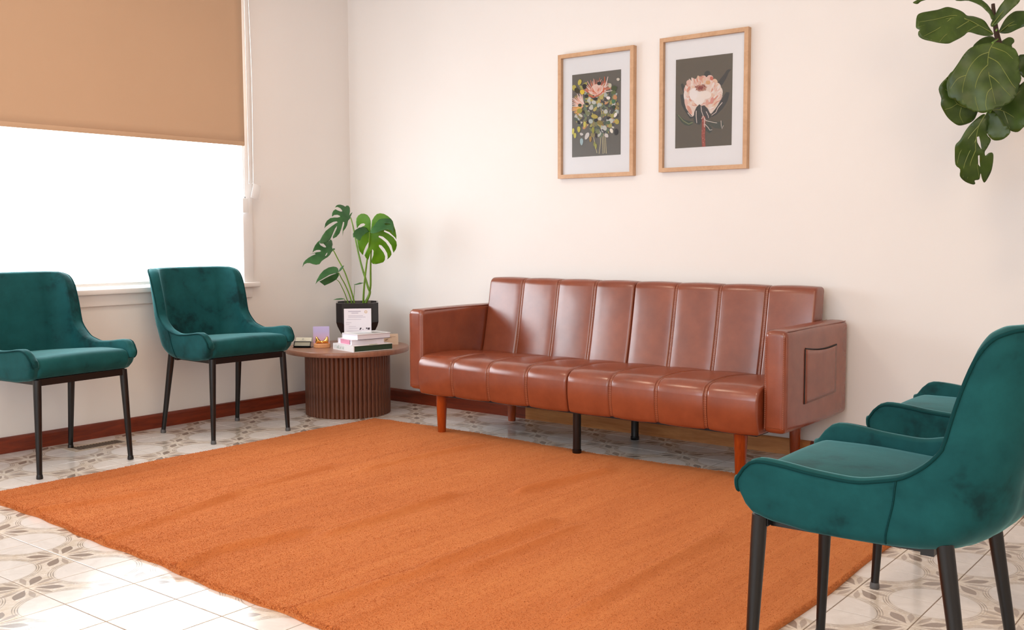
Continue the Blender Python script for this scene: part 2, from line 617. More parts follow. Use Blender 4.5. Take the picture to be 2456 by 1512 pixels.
# window on the left wall -------------------------------------------
def struct_empty(name, loc):
    o = bpy.data.objects.new(name, None)
    o.location = loc
    COL.objects.link(o)
    return struct(o)
win = struct_empty('window_1', (0, 0, 0))
box('casing', XW - 0.002, XW + 0.018, WY1 - 0.002, -0.747, 0.738, WZ1 + 0.07, M_WHITE_TRIM, win, 0.003)
box('casing', XW - 0.002, XW + 0.018, WY0 - 0.065, WY0 + 0.002, 0.738, WZ1 + 0.07, M_WHITE_TRIM, win, 0.003)
box('casing', XW - 0.002, XW + 0.018, WY0 + 0.002, WY1 - 0.002, WZ1 - 0.002, WZ1 + 0.07, M_WHITE_TRIM, win, 0.003)
box('sill', XW - 0.13, XW + 0.045, WY0 - 0.09, -0.722, 0.711, 0.739, M_WHITE_TRIM, win, 0.005)
box('apron', XW - 0.002, XW + 0.016, WY0 - 0.065, -0.757, 0.652, 0.711, M_WHITE_TRIM, win, 0.004)
fx0, fx1 = XW - 0.135, XW - 0.095
fr = bmesh.new()
add_box(fr, fx0, fx1, WY0, WY0 + 0.05, WZ0, WZ1); add_box(fr, fx0, fx1, WY1 - 0.05, WY1, WZ0, WZ1)
add_box(fr, fx0, fx1, WY0 + 0.05, WY1 - 0.05, WZ0, WZ0 + 0.05); add_box(fr, fx0, fx1, WY0 + 0.05, WY1 - 0.05, WZ1 - 0.05, WZ1)
from_bm('window_frame', fr, M_WHITE_TRIM, win)
box('mullion', fx0, fx1, -1.75, -1.67, WZ0 + 0.05, WZ1 - 0.05, M_WHITE_TRIM, win)
gn = NT('window_glass')
gt = gn.node('ShaderNodeBsdfTransparent'); gg = gn.node('ShaderNodeBsdfGlossy'); gg.inputs['Roughness'].default_value = 0.02
fz = gn.node('ShaderNodeFresnel'); fz.inputs['IOR'].default_value = 1.45
mx = gn.node('ShaderNodeMixShader')
gn.t.links.new(fz.outputs[0], mx.inputs[0]); gn.t.links.new(gt.outputs[0], mx.inputs[1]); gn.t.links.new(gg.outputs[0], mx.inputs[2])
gn.t.links.new(mx.outputs[0], gn.out.inputs[0])
M_GLASS = gn.m
for a, b in ((WY0 + 0.05, -1.75), (-1.67, WY1 - 0.05)):
    box('pane', fx0 + 0.015, fx0 + 0.020, a, b, WZ0 + 0.05, WZ1 - 0.05, M_GLASS, win)

win2 = struct_empty('window_2', (0, 0, 0))
fr = bmesh.new()
for x in (0.8, 2.15, 3.55, 4.94):
    add_box(fr, x, x + 0.06, YF - 0.10, YF - 0.05, 0.55, 2.55)
add_box(fr, 0.8, 5.0, YF - 0.10, YF - 0.05, 0.55, 0.61); add_box(fr, 0.8, 5.0, YF - 0.10, YF - 0.05, 2.49, 2.55)
from_bm('window_frame', fr, M_WHITE_TRIM, win2)

# roller blinds -------------------------------------------------------
def fabric(name, col, rough=0.85):
    n = NT(name)
    v = n.coord('Object', (1, 1, 1))
    w = n.noise(n.coord('Object', (1, 900, 30)), 1.0, 2)
    w2 = n.noise(n.coord('Object', (1, 30, 900)), 1.0, 2)
    f = n.noise(v, 1.2, 3)
    n.set(Base_Color=n.ramp(f, [(0.3, tuple(x * 0.96 for x in col[:3]) + (1,)), (0.7, col)]), Roughness=rough, Specular_IOR_Level=0.2,
          Normal=n.bump(n.math('ADD', w, w2), 0.12, 0.001))
    return n
fb = fabric('beige_blind_fabric', lin(204, 170, 140))
M_BEIGE = fb.m
ns = fabric('sheer_white_fabric', (0.9, 0.9, 0.9, 1))
ns.set(Emission_Color=(0.82, 0.925, 1.0, 1), Emission_Strength=SHEER_GLOW)
M_SHEER = ns.m
M_WPLAST = plain('white_plastic', (0.86, 0.85, 0.84, 1), 0.35)
M_BAR = plain('pale_grey_aluminium', (0.70, 0.66, 0.62, 1), 0.4)

def sheet(name, x, y0, y1, z0, z1, mat, parent, wav=0.0, th=0.0012, ny=40, nz=16, seed=0):
    rnd = random.Random(seed)
    ph = rnd.random() * 6
    V, F = [], []
    for side in (0, 1):
        for j in range(nz + 1):
            for i in range(ny + 1):
                u, t = i / ny, j / nz
                y, z = y0 + (y1 - y0) * u, z0 + (z1 - z0) * t
                dx = wav * (math.sin(3.1 * u + ph + 1.3 * t) * 0.6 + math.sin(7.7 * u + 2.1 * ph) * 0.4) * (1 - t) ** 0.5
                V.append((x + dx - side * th, y, z))
    S = (ny + 1) * (nz + 1)
    for j in range(nz):
        for i in range(ny):
            a = j * (ny + 1) + i
            F.append((a, a + 1, a + ny + 2, a + ny + 1))
            F.append((S + a, S + a + ny + 1, S + a + ny + 2, S + a + 1))
    for i in range(ny):
        F.append((i, S + i, S + i + 1, i + 1))
    for j in range(nz):
        a = j * (ny + 1) + ny
        F.append((a, S + a, S + a + ny + 1, a + ny + 1))
    return obj(name, V, F, mat, parent)

def chain(name, y0, y1, zt, zb, x, parent, r=0.0017):
    pts = [(x, y0, zt), (x + 0.004, y0 - 0.002, (zt + zb) / 2), (x + 0.004, y0 + 0.002, zb + 0.05)]
    ym = (y0 + y1) / 2
    w = abs(y1 - y0) / 2
    for k in range(0, 9):
        a = math.pi * k / 8
        pts.append((x + 0.004, ym - (y1 - y0) / 2 * math.cos(a), zb + w - w * math.sin(a)))
    pts += [(x + 0.004, y1 - 0.002, zb + 0.05), (x + 0.004, y1 + 0.003, (zt + zb) / 2), (x, y1 - 0.010, zt)]
    return tube(name, smooth_path(pts, 4), r, M_WPLAST, parent, 6)

rb = thing('roller_blind', (0, 0, 0), 0, 'beige blockout roller blind pulled halfway down over the window', 'blind')
sheet('fabric', 0.022, WY0 - 0.02, -0.818, 1.497, 2.46, M_BEIGE, rb, 0.003, seed=2)
box('bottom_bar', 0.0185, 0.0245, WY0 - 0.019, -0.819, 1.492, 1.516, M_BEIGE, rb, 0.002)
tube('roller', [(0.0, WY0 - 0.02, 2.48), (0.0, -0.818, 2.48)], 0.024, M_BEIGE, rb, 20)
box('bracket', XW, 0.03, -0.815, -0.79, 2.44, 2.52, M_WPLAST, rb, 0.004)
chain('chain', -0.800, -0.768, 2.46, 1.285, 0.026, rb)
tb = Matrix.Translation((0.034, -0.757, 1.243)) @ Matrix.Rotation(math.radians(-15), 4, 'X')
box('safety_tag', -0.001, 0.001, -0.026, 0.026, -0.040, 0.040, M_WPLAST, rb, 0.0006, 1, tb)

sb = thing('sheer_blind', (0, 0, 0), 0, 'white sheer roller blind glowing with daylight, lowered to the sill', 'blind')
sheet('fabric', -0.048, WY0 + 0.012, WY1 - 0.008, 0.762, 2.37, M_SHEER, sb, 0.0015, seed=5)
box('bottom_bar', -0.053, -0.043, WY0 + 0.012, WY1 - 0.008, 0.748, 0.766, M_BAR, sb, 0.003)
tube('roller', [(-0.06, WY0 + 0.012, 2.36), (-0.06, WY1 - 0.008, 2.36)], 0.018, M_WPLAST, sb, 16)
chain('chain', -0.824, -0.812, 2.34, 1.212, 0.005, sb)
lathe('chain_joiner', [(0.0, 0), (0.004, 0.001), (0.005, 0.006), (0.004, 0.011), (0, 0.012)], plain('clear_bead', lin(150, 150, 150), 0.2), sb, 10, loc=(0.010, -0.815, 1.203))
box('chain_weight', 0.004, 0.016, -0.834, -0.794, 1.125, 1.207, M_WPLAST, sb, 0.003)

# floor register ------------------------------------------------------
M_VENT = plain('brown_grey_vent_metal', lin(120, 100, 84), 0.4, 0.2)
vent = thing('floor_register', (0.155, -1.80, 0), 0, 'small slotted metal floor register between the two window chairs', 'vent')
bm = bmesh.new()
for a in (-0.055, 0.043):
    add_box(bm, a, a + 0.012, -0.155, 0.155, 0.0002, 0.004)
for a in (-0.155, 0.11):
    add_box(bm, -0.043, 0.043, a, a + 0.045 if a > 0 else a + 0.025, 0.0002, 0.004)
from_bm('register_frame', bm, plain('pale_vent_frame', lin(186, 168, 150), 0.4), vent)
box('duct', -0.043, 0.043, -0.13, 0.11, 0.0001, 0.0007, plain('dark_duct', lin(38, 30, 24), 0.8), vent)
for k in range(15):
    y = -0.122 + k * 0.0158
    box('louvre', -0.042, 0.042, y - 0.003, y + 0.003, 0.0008, 0.0032, M_VENT, vent)

# ================================================================== RUG
rug = thing('rug', (2.19, -1.59, 0), 0, 'large rust orange wool rug with soft ripples covering the tiled floor', 'rug')
rnd = random.Random(11)
RIP = []
for k in range(26):
    x0 = 0.80 + 2.85 * (k + 0.5) / 26 + rnd.uniform(-0.05, 0.05)
    RIP.append((x0, rnd.uniform(0.020, 0.055), rnd.uniform(0.001, 0.005) * (1.3 if k in (3, 6, 10, 15) else 1.0), rnd.uniform(-2.7, -1.1), rnd.uniform(0.5, 1.3), rnd.uniform(-0.16, 0.05), rnd.uniform(0, 6)))
RIDGES = [
     [(2.63, -2.657), (2.649, -2.37), (2.67, -2.237)] ,
     [(2.17, -2.095), (2.172, -1.871), (2.164, -1.58)] ,
     [(2.667, -2.114), (2.671, -1.914), (2.669, -1.655)] ,
     [(2.762, -2.09), (2.767, -1.926), (2.766, -1.634)] ,
     [(1.638, -2.617), (1.552, -2.248), (1.482, -1.941), (1.44, -1.535)] ,
     [(2.336, -1.276), (2.409, -0.856)] ,
     [(3.218, -2.197), (3.203, -1.967)] ,
     [(1.131, -2.621), (1.212, -2.26)] ,
     [(2.072, -2.628), (2.032, -2.483), (2.086, -2.236)] ,
     [(3.196, -1.816), (3.2, -1.456)] ,
     [(1.588, -1.373), (1.639, -0.744)] ,
]
RIDGES = [sorted(r, key=lambda q: q[1]) for r in RIDGES]
def rug_edges(u, v):
    x = 0.712 + (3.668 - 0.712) * u
    yb = -0.527 - 0.018 * math.sin(x * 3.3 + 0.6) - 0.004 * math.sin(x * 21)
    yf = -2.612 - 0.045 * (x - 0.9) - 0.006 * math.sin(x * 9) - 0.003 * math.sin(x * 31)
    y = yf + (yb - yf) * v
    x += (1 - u) * 0.006 * math.sin(y * 8) + u * 0.006 * math.sin(y * 7 + 1)
    return x, y
def rug_h(x, y, u, v):
    h = 0.0125
    for x0, w, a, yc, yl, sl, ph in RIP:
        xx = x0 + sl * (y + 1.6) + 0.018 * math.sin(3.1 * y + ph)
        d = (x - xx) / w
        if abs(d) < 3:
            e = (y - yc) / yl
            h += a * math.exp(-d * d) * math.exp(-e * e)
    for k, r in enumerate(RIDGES):
        ya, yb = r[0][1], r[-1][1]
        if ya - 0.15 < y < yb + 0.15:
            yy = min(max(y, ya), yb)
            for (xa, y0_), (xb, y1_) in zip(r, r[1:]):
                if yy <= y1_ + 1e-9:
                    break
            xx = xa + (xb - xa) * (yy - y0_) / (y1_ - y0_)
            d = (x - xx) / (0.030 if x < xx else 0.020)
            e = 1.0 if ya <= y <= yb else math.cos(min(1.0, (ya - y if y < ya else y - yb) / 0.15) * math.pi / 2)
            h += (0.014 + 0.004 * (k % 3)) * math.exp(-d * d) * e * e
    h = 0.0125 + (h - 0.0125) * min(1.0, max(0.0, (-0.62 - y) / 0.25))
    h += 0.0010 * math.sin(x * 37 + 2 * math.sin(y * 5)) * math.sin(y * 3 + x)
    ed = min(u * 2.956, (1 - u) * 2.956, v * 2.1, (1 - v) * 2.1)
    if ed < 0.014:
        h = 0.004 + (h - 0.004) * math.sqrt(max(0, 1 - (1 - ed / 0.014) ** 2))
    return h
def nonuni(n):
    a = [0, 0.0008, 0.002, 0.0035, 0.0052]
    return a + [0.007 + (1 - 0.014) * i / n for i in range(n + 1)] + [1 - q for q in a[::-1]]
US, VS = nonuni(300), nonuni(200)
V, F = [], []
for v in VS:
    for u in US:
        x, y = rug_edges(u, v)
        V.append((x - 2.19, y + 1.59, rug_h(x, y, u, v)))
nu, nv = len(US), len(VS)
for j in range(nv - 1):
    for i in range(nu - 1):
        a = j * nu + i
        F.append((a, a + 1, a + nu + 1, a + nu))
ring = [i for i in range(nu)] + [j * nu + nu - 1 for j in range(1, nv)] + [(nv - 1) * nu + i for i in range(nu - 2, -1, -1)] + [j * nu for j in range(nv - 2, 0, -1)]
b0 = len(V)
for r in ring:
    V.append((V[r][0], V[r][1], 0.0003))
m = len(ring)
for k in range(m):
    F.append((ring[(k + 1) % m], ring[k], b0 + k, b0 + (k + 1) % m))
obj('woven_body', V, F, M_RUG, rug)
# tufts standing along the rim: short wool ends
V, F = [], []
rnd = random.Random(4)
for k in range(9000):
    side = rnd.random()
    if side < 0.45: u, v = rnd.random(), rnd.uniform(0.0, 0.006)
    elif side < 0.65: u, v = rnd.uniform(0, 0.004), rnd.random()
    elif side < 0.85: u, v = 1 - rnd.uniform(0, 0.004), rnd.random()
    else: u, v = rnd.random(), 1 - rnd.uniform(0, 0.006)
    x, y = rug_edges(u, v)
    z = rug_h(x, y, u, v)
    an = rnd.uniform(0, math.pi)
    w = rnd.uniform(0.0012, 0.0024)
    ox = -0.006 if u < 0.01 else (0.006 if u > 0.99 else 0)
    oy = -0.006 if v < 0.01 else (0.006 if v > 0.99 else 0)
    b = len(V)
    V.append((x - 2.19 - w * math.cos(an), y + 1.59 - w * math.sin(an), z - 0.002))
    V.append((x - 2.19 + w * math.cos(an), y + 1.59 + w * math.sin(an), z - 0.002))
    V.append((x - 2.19 + rnd.gauss(0, 0.002) + ox * rnd.random(), y + 1.59 + rnd.gauss(0, 0.002) + oy * rnd.random(), z + rnd.uniform(0.001, 0.004)))
    F.append((b, b + 1, b + 2))
pf = obj('pile_ends', V, F, M_RUG, rug)
pf['kind'] = 'stuff'
import numpy as np
rg = np.random.default_rng(3)
NB = 330000
body = bpy.data.objects['woven_body'].data
co = np.empty(len(body.vertices) * 3, dtype=np.float64); body.vertices.foreach_get('co', co); co = co.reshape(-1, 3)[:nu * nv].reshape(nv, nu, 3)
# nearer rows get denser pile
uu = rg.random(NB); vv = rg.random(NB) ** 1.25
fi = np.clip(np.interp(uu, US, np.arange(nu)), 0, nu - 1.001); fj = np.clip(np.interp(vv, VS, np.arange(nv)), 0, nv - 1.001)
i0 = fi.astype(int); j0 = fj.astype(int); a_ = (fi - i0)[:, None]; b_ = (fj - j0)[:, None]
P = (co[j0, i0] * (1 - a_) + co[j0, i0 + 1] * a_) * (1 - b_) + (co[j0 + 1, i0] * (1 - a_) + co[j0 + 1, i0 + 1] * a_) * b_
an = np.pi / 2 + rg.normal(0, 0.4, NB); w = rg.uniform(0.0010, 0.0026, NB)
dv = np.stack([np.cos(an) * w, np.sin(an) * w, np.zeros(NB)], 1)
tipv = np.stack([rg.normal(0.0003, 0.0008, NB), rg.normal(-0.0004, 0.0022, NB), rg.uniform(0.0004, 0.0021, NB)], 1)
low = np.array([0, 0, -0.0012])
T = np.empty((NB, 3, 3)); T[:, 0] = P - dv + low; T[:, 1] = P + dv + low; T[:, 2] = P + tipv
me = bpy.data.meshes.new('pile')
me.vertices.add(NB * 3); me.vertices.foreach_set('co', T.ravel())
me.loops.add(NB * 3); me.loops.foreach_set('vertex_index', np.arange(NB * 3, dtype=np.int32))
me.polygons.add(NB); me.polygons.foreach_set('loop_start', np.arange(0, NB * 3, 3, dtype=np.int32))
me.update(calc_edges=True)
me.materials.append(M_RUG)
po = bpy.data.objects.new('pile', me); COL.objects.link(po); po.parent = rug
po['kind'] = 'stuff'

# ================================================================== SOFA
SX, SY = 2.108, -0.35
sofa = thing('sofa', (SX, SY, 0), 0, 'chestnut brown leather sofa with channelled back against the cream wall', 'sofa')
def sy(pts): return [(y - SY, z) for y, z in pts]
seat_prof = round_poly(sy([(-0.690, 0.212), (-0.708, 0.300), (-0.700, 0.402), (-0.50, 0.412), (-0.30, 0.396), (-0.10, 0.372), (-0.10, 0.212)]),
                       [0.018, 0.05, 0.07, 0.1, 0.1, 0.02, 0.02], 5)
back_prof = round_poly(sy([(-0.212, 0.350), (-0.176, 0.50), (-0.128, 0.772), (-0.030, 0.770), (-0.075, 0.350)]), [0.02, 0.2, 0.034, 0.024, 0.02], 6)
def core(prof, d):
    P = [Vector(p) for p in prof]; n = len(P)
    ar = sum(P[i].x * P[(i + 1) % n].y - P[(i + 1) % n].x * P[i].y for i in range(n))
    s = 1 if ar > 0 else -1
    out = []
    for i in range(n):
        t = P[(i + 1) % n] - P[i - 1]
        q = Vector((t.y, -t.x)) * s
        out.append(P[i] - (q.normalized() if q.length > 1e-9 else q) * d)
    return out
def cushion(name, prof, x0, x1, seam_pts):
    c = pad(name, core(prof, 0.012), x0 + 0.006, x1 - 0.006, 0.004, M_LEATHER_DK, sofa, 2, 2)
    w = (x1 - x0) / 4
    for k in range(4):
        a, b = x0 + k * w, x0 + (k + 1) * w
        g0 = 0.0 if k == 0 else 0.0052
        g1 = 0.0 if k == 3 else 0.0052
        pad('panel', prof, a + g0, b - g1, 0.012 if (k in (0, 3)) else 0.009, M_LEATHER, c, 5, 6, 0.004)
    for k in range(1, 4):
        xs = x0 + k * w
        pad('seam_strip', core(prof, 0.0035), xs - 0.0062, xs + 0.0062, 0.003, M_LEATHER, c, 2, 2)
        for sx in (-0.0036, 0.0036):
            ln = [p for p in core(prof, 0.0033)]
            P3 = [Vector((xs + sx, p.x, p.y)) for p in ln]
            V, F = [], []
            # run of short stitches along the visible front and top
            vis = seam_pts(ln)
            acc = [P3[i] for i in vis]
            path = []
            for q0, q1 in zip(acc, acc[1:]):
                L = (q1 - q0).length
                ns = max(1, int(L / 0.008))
                for s_ in range(ns):
                    path.append((q0.lerp(q1, s_ / ns), q0.lerp(q1, (s_ + 0.68) / ns)))
            for q0, q1 in path:
                tube_geo([q0, q1], 0.0010, 4, False, V, F)
            so = obj('stitching', V, F, M_STITCH, c)
            so['kind'] = 'stuff'
    return c
def vis_seat(ln): return [i for i, p in enumerate(ln) if not (p.y < 0.23 and p.x > -0.33) and p.x < 0.20]
def vis_back(ln):
    return [i for i, p in enumerate(ln) if p.x < -0.30 + 0.62 and (p.y > 0.74 or p.x < 0.175 + 0.19 * (p.y - 0.35) + 0.03)]
cushion('seat_cushion', seat_prof, -0.904, -0.0015, vis_seat)
cushion('seat_cushion', seat_prof, 0.0015, 0.906, vis_seat)
cushion('backrest', back_prof, -0.904, -0.0015, vis_back)
cushion('backrest', back_prof, 0.0015, 0.906, vis_back)
arm_prof = lambda x0, x1: round_poly([(x0, 0.224), (x1, 0.224), (x1, 0.628), (x0, 0.628)], [0.027, 0.027, 0.030, 0.030], 6)
def arm(x0, x1):
    # profile across x, swept along y: reuse pad with swapped axes
    o = pad('armrest', arm_prof(x0, x1), -0.664 - SY, -0.008 - SY, 0.022, M_LEATHER, None, 6, 8, 0.003)
    for v in o.data.vertices:
        v.co = Vector((v.co.y, v.co.x, v.co.z))
    bm = bmesh.new(); bm.from_mesh(o.data); bmesh.ops.recalc_face_normals(bm, faces=bm.faces); bm.to_mesh(o.data); bm.free()
    o.parent = sofa
    yf = -0.654 - SY
    for xx in (x0 + 0.004, x1 - 0.004):
        tube('edge_seam', [(xx, yf, 0.234), (xx, yf, 0.60), (xx + (0.010 if xx < (x0 + x1) / 2 else -0.010), yf + 0.004, 0.622)], 0.0022, M_STITCH if False else M_LEATHER, o, 6)
    tube('edge_seam', [(x0 + 0.006, -0.635 - SY, 0.6245), (x0 + 0.006, -0.03 - SY, 0.6245)], 0.0022, M_LEATHER, o, 6)
    tube('edge_seam', [(x1 - 0.006, -0.635 - SY, 0.6245), (x1 - 0.006, -0.03 - SY, 0.6245)], 0.0022, M_LEATHER, o, 6)
    # stitches down the inner front edge
    V, F = [], []
    for k in range(44):
        z = 0.245 + k * 0.0082
        for xx in (x0 + 0.010, x1 - 0.010):
            tube_geo([(xx, yf - 0.0098, z), (xx, yf - 0.0098, z + 0.005)], 0.0009, 4, False, V, F)
    s = obj('stitching', V, F, M_STITCH, o); s['kind'] = 'stuff'
    return o
armL = arm(-1.002, -0.908)
armR = arm(0.910, 1.004)
# pocket on the outer side of the right-hand arm
V, F = [], []
ny, nz = 14, 10
for side in (0, 1):
    for j in range(nz + 1):
        for i in range(ny + 1):
            u, t = i / ny, j / nz
            y = -0.486 + 0.334 * u
            zb, zt = 0.323 + 0.009 * u, 0.543 - 0.012 * u - 0.010 * math.sin(math.pi * u)
            bl = 0.0015 + 0.0025 * math.sin(math.pi * u) + 0.003 * t * math.sin(math.pi * u)
            V.append((1.006 + (bl + 0.002 if side == 0 else 0.0), y - SY, zb + (zt - zb) * t))
S_ = (ny + 1) * (nz + 1)
for j in range(nz):
    for i in range(ny):
        a = j * (ny + 1) + i
        F.append((a, a + 1, a + ny + 2, a + ny + 1)); F.append((S_ + a, S_ + a + ny + 1, S_ + a + ny + 2, S_ + a + 1))
for i in range(ny):
    F.append((i, S_ + i, S_ + i + 1, i + 1)); a = nz * (ny + 1) + i; F.append((a, a + 1, S_ + a + 1, S_ + a))
for j in range(nz):
    a = j * (ny + 1); F.append((a, a + ny + 1, S_ + a + ny + 1, S_ + a)); a += ny; F.append((a, S_ + a, S_ + a + ny + 1, a + ny + 1))
pk = obj('side_pocket', V, F, M_LEATHER, armR)
zt = lambda u: 0.543 - 0.012 * u - 0.010 * math.sin(math.pi * u)
tube('pocket_opening', [(1.0072, -0.486 + 0.334 * k / 10 - SY, zt(k / 10) + 0.003) for k in range(11)], 0.0032, M_LINING, armR, 6)
tube('pocket_opening', [(1.0072, -0.489 - SY, 0.323), (1.0072, -0.489 - SY, 0.543)], 0.0028, M_LINING, armR, 6)
tube('pocket_seam', [(1.0072, -0.150 - SY, 0.40), (1.0072, -0.150 - SY, 0.531)], 0.0016, M_LINING, armR, 6)
box('under_lining', -0.89, 0.89, -0.67 - SY, -0.09 - SY, 0.206, 0.214, M_LINING, sofa)
for lx, ly, z0 in ((-0.832, -0.605, 0.0125), (0.792, -0.605, 0.0125), (-0.785, -0.095, 0.0), (0.792, -0.055, 0.0)):
    lathe('wooden_leg', [(0.0195, z0), (0.0205, z0 + 0.003), (0.0295, 0.214)], M_LEG, sofa, 24, loc=(lx, ly - SY, 0))
for lx, ly, z0 in ((-0.011, -0.602, 0.0125), (0.007, -0.130, 0.0)):
    lathe('metal_leg', [(0.0195, z0), (0.021, z0 + 0.002), (0.021, z0 + 0.016), (0.0185, z0 + 0.018), (0.0185, 0.214)], M_BLACK, sofa, 24, loc=(lx, ly - SY, 0))

# ================================================================== CHAIRS
def make_chair():
    root = thing('velvet_chair', (0, 0, 0), 0, 'green velvet chair', 'chair', 'green velvet tub chairs with black legs')
    FF, R0 = 0.232, 0.135
    def fb(z): return interp(z, [(0.40, -0.262), (0.50, -0.286), (0.62, -0.312), (0.84, -0.345)])
    def hw(z): return interp(z, [(0.40, 0.238), (0.47, 0.250), (0.56, 0.262), (0.84, 0.270)])
    rim_tab = [(-0.34, 0.829), (-0.270, 0.826), (-0.238, 0.813), (-0.217, 0.785), (-0.2065, 0.745), (-0.2012, 0.700), (-0.1965, 0.660), (-0.191, 0.615), (-0.176, 0.570), (-0.125, 0.531),
               (-0.035, 0.513), (0.05, 0.518), (0.14, 0.529), (0.196, 0.532), (0.218, 0.523), (0.228, 0.506), (0.232, 0.488)]
    bot_tab = [(-0.34, 0.388), (0.05, 0.392), (0.15, 0.402), (0.200, 0.414), (0.222, 0.434), (0.232, 0.460)]
    stn = []
    for k in range(30): stn.append(('s', k / 30))
    for k in range(36): stn.append(('a', (k / 36) ** 1.8))
    for k in range(17): stn.append(('b', k / 16))
    for k in range(35, -1, -1): stn.append(('A', (k / 36) ** 1.8))
    for k in range(29, -1, -1): stn.append(('S', k / 30))
    # denser near the arm front
    def plan(st, z, off=0.0, ffo=0.0):
        kd, t = st
        f_b, w, R = fb(z) + off, hw(z) - off, max(0.03, R0 - off)
        sgn = -1 if kd in 'AS' else 1
        if kd in 'sS':
            t = 1 - (1 - t) ** 1.25 if t > 0.5 else t * (1 - 0.5 ** 1.25) / 0.5
            f = (FF - ffo) + (f_b + R - (FF - ffo)) * t
            return f, sgn * w
        if kd in 'aA':
            a = math.pi / 2 * t
            return f_b + R - R * math.sin(a), sgn * (w - R + R * math.cos(a))
        s = (w - R) * (1 - 2 * t)
        bow = 0.012 * (1 - (s / max(1e-6, w - R)) ** 2)
        return f_b - bow, s
    def fref(st): return plan(st, 0.70)[0]
    rim = [interp(fref(s), rim_tab) for s in stn]
    for _ in range(3):
        rim = [rim[0]] + [(rim[i - 1] + 2 * rim[i] + rim[i + 1]) / 4 for i in range(1, len(rim) - 1)] + [rim[-1]]
    bot = [interp(fref(s), bot_tab) for s in stn]
    NR = 16
    V, F = [], []
    rows = []
    def add(pts):
        b = len(V); V.extend(pts); rows.append(b)
    nS = len(stn)
    for r in range(NR + 1):
        v = (r / NR) ** 1.4
        pts = []
        for st, zr, zb in zip(stn, rim, bot):
            z = zb + (zr - zb) * v
            back = max(0.0, min(1.0, (0.0 - fref(st)) / 0.3))
            rb = 0.020 + 0.075 * back ** 2
            d = z - zb
            off = rb * (1 - math.sqrt(max(0, 1 - (1 - d / rb) ** 2))) if d < rb else 0.0
            off = min(off, rb)
            f, s = plan(st, z, off * 0.92)
            pts.append((s, -f, z))
        add(pts)
    TH = lambda st: 0.034 + 0.016 * max(0.0, min(1.0, (0.0 - fref(st)) / 0.25))
    for ang in (30, 75, 120, 160):
        a = math.radians(ang)
        pts = []
        for st, zr in zip(stn, rim):
            th = TH(st)
            f, s = plan(st, zr, th * 0.5 * (1 - math.cos(a)))
            pts.append((s, -f, zr + 0.009 * math.sin(a)))
        add(pts)
    NI = 10
    for r in range(NI + 1):
        v = 1 - r / NI
        pts = []
        for st, zr in zip(stn, rim):
            z0 = min(0.462, zr - 0.02)
            z = z0 + (zr - z0) * v
            f, s = plan(st, z, TH(st) + 0.012 * math.sin(math.pi * v) * (1.0 if st[0] == 'b' else (0.2 + 0.8 * st[1] if st[0] in 'aA' else 0.2)))
            pts.append((s, -f, z))
        add(pts)
    for r in range(len(rows) - 1):
        for k in range(nS - 1):
            a = rows[r] + k; b = rows[r + 1] + k
            F.append((a, a + 1, b + 1, b))
    # underside
    F.append(tuple(rows[0] + k for k in range(nS))[::-1])
    # arm fronts: bulged end caps
    for end in (0, nS - 1):
        oi = [rows[r] + end for r in range(NR + 1)]
        rest_ = [rows[r] + end for r in range(NR + 1, len(rows))]
        loop = oi + rest_
        cx = sum(V[i][0] for i in loop) / len(loop); cz = sum(V[i][2] for i in loop) / len(loop)
        inner = []
        for i in loop:
            x, y, z = V[i]
            V.append((cx + (x - cx) * 0.6, y - 0.010, cz + (z - cz) * 0.82)); inner.append(len(V) - 1)
        L = len(loop)
        for k in range(L):
            q = (loop[k], loop[(k + 1) % L], inner[(k + 1) % L], inner[k])
            F.append(q if end else q[::-1])
        F.append(tuple(inner) if end else tuple(inner[::-1]))
    sh = obj('shell', V, F, M_VELVET, root)
    bm = bmesh.new(); bm.from_mesh(sh.data); bmesh.ops.recalc_face_normals(bm, faces=bm.faces); bm.to_mesh(sh.data); bm.free()
    sharp(sh, 70)
    # piping along the rim and down both arm fronts
    top = []
    r_top = NR
    for k in range(nS):
        x, y, z = V[rows[r_top] + k]
        top.append(Vector((x * 1.004, y + (0.0015 if y > 0 else 0), z + 0.003)))
    fr_l = [Vector(V[rows[r] + 0]) + Vector((0.001, -0.002, 0)) for r in range(2, NR)]
    fr_r = [Vector(V[rows[r] + nS - 1]) + Vector((-0.001, -0.002, 0)) for r in range(2, NR)]
    tube('piping', fr_l + top + fr_r[::-1], 0.0036, M_PIPING, sh, 8)
    # upright seams on the outer sides
    for end in (1, -1):
        k = 23 if end == 1 else nS - 24
        pts = [Vector(V[rows[r] + k]) + Vector((0.0008 * (1 if end == 1 else -1), 0, 0)) for r in range(2, NR + 1)]
        tube('side_seam', pts, 0.0019, M_PIPING, sh, 6)
    # seat cushion
    sp = round_poly([(-0.212, 0.412), (-0.242, 0.450), (-0.222, 0.500), (-0.08, 0.500), (0.10, 0.486), (0.235, 0.474), (0.215, 0.430)],
                    [0.02, 0.03, 0.032, 0.05, 0.05, 0.02, 0.02], 5)
    def crown(v):
        c = 1 - (v.x / 0.22) ** 2
        return (0, 0, 0.006 * c if v.z > 0.46 else 0)
    pad('seat', sp, -0.2195, 0.2195, 0.020, M_VELVET, root, 5, 12, 0.0, crown)
    # black frame and legs
    bm = bmesh.new()
    add_box(bm, -0.205, 0.205, -0.212, -0.182, 0.384, 0.412)
    add_box(bm, -0.195, 0.195, 0.125, 0.150, 0.378, 0.398)
    for s in (-1, 1):
        add_box(bm, s * 0.170 - 0.011, s * 0.170 + 0.011, -0.185, 0.14, 0.380, 0.400)
    from_bm('seat_frame', bm, M_BLACK, root)
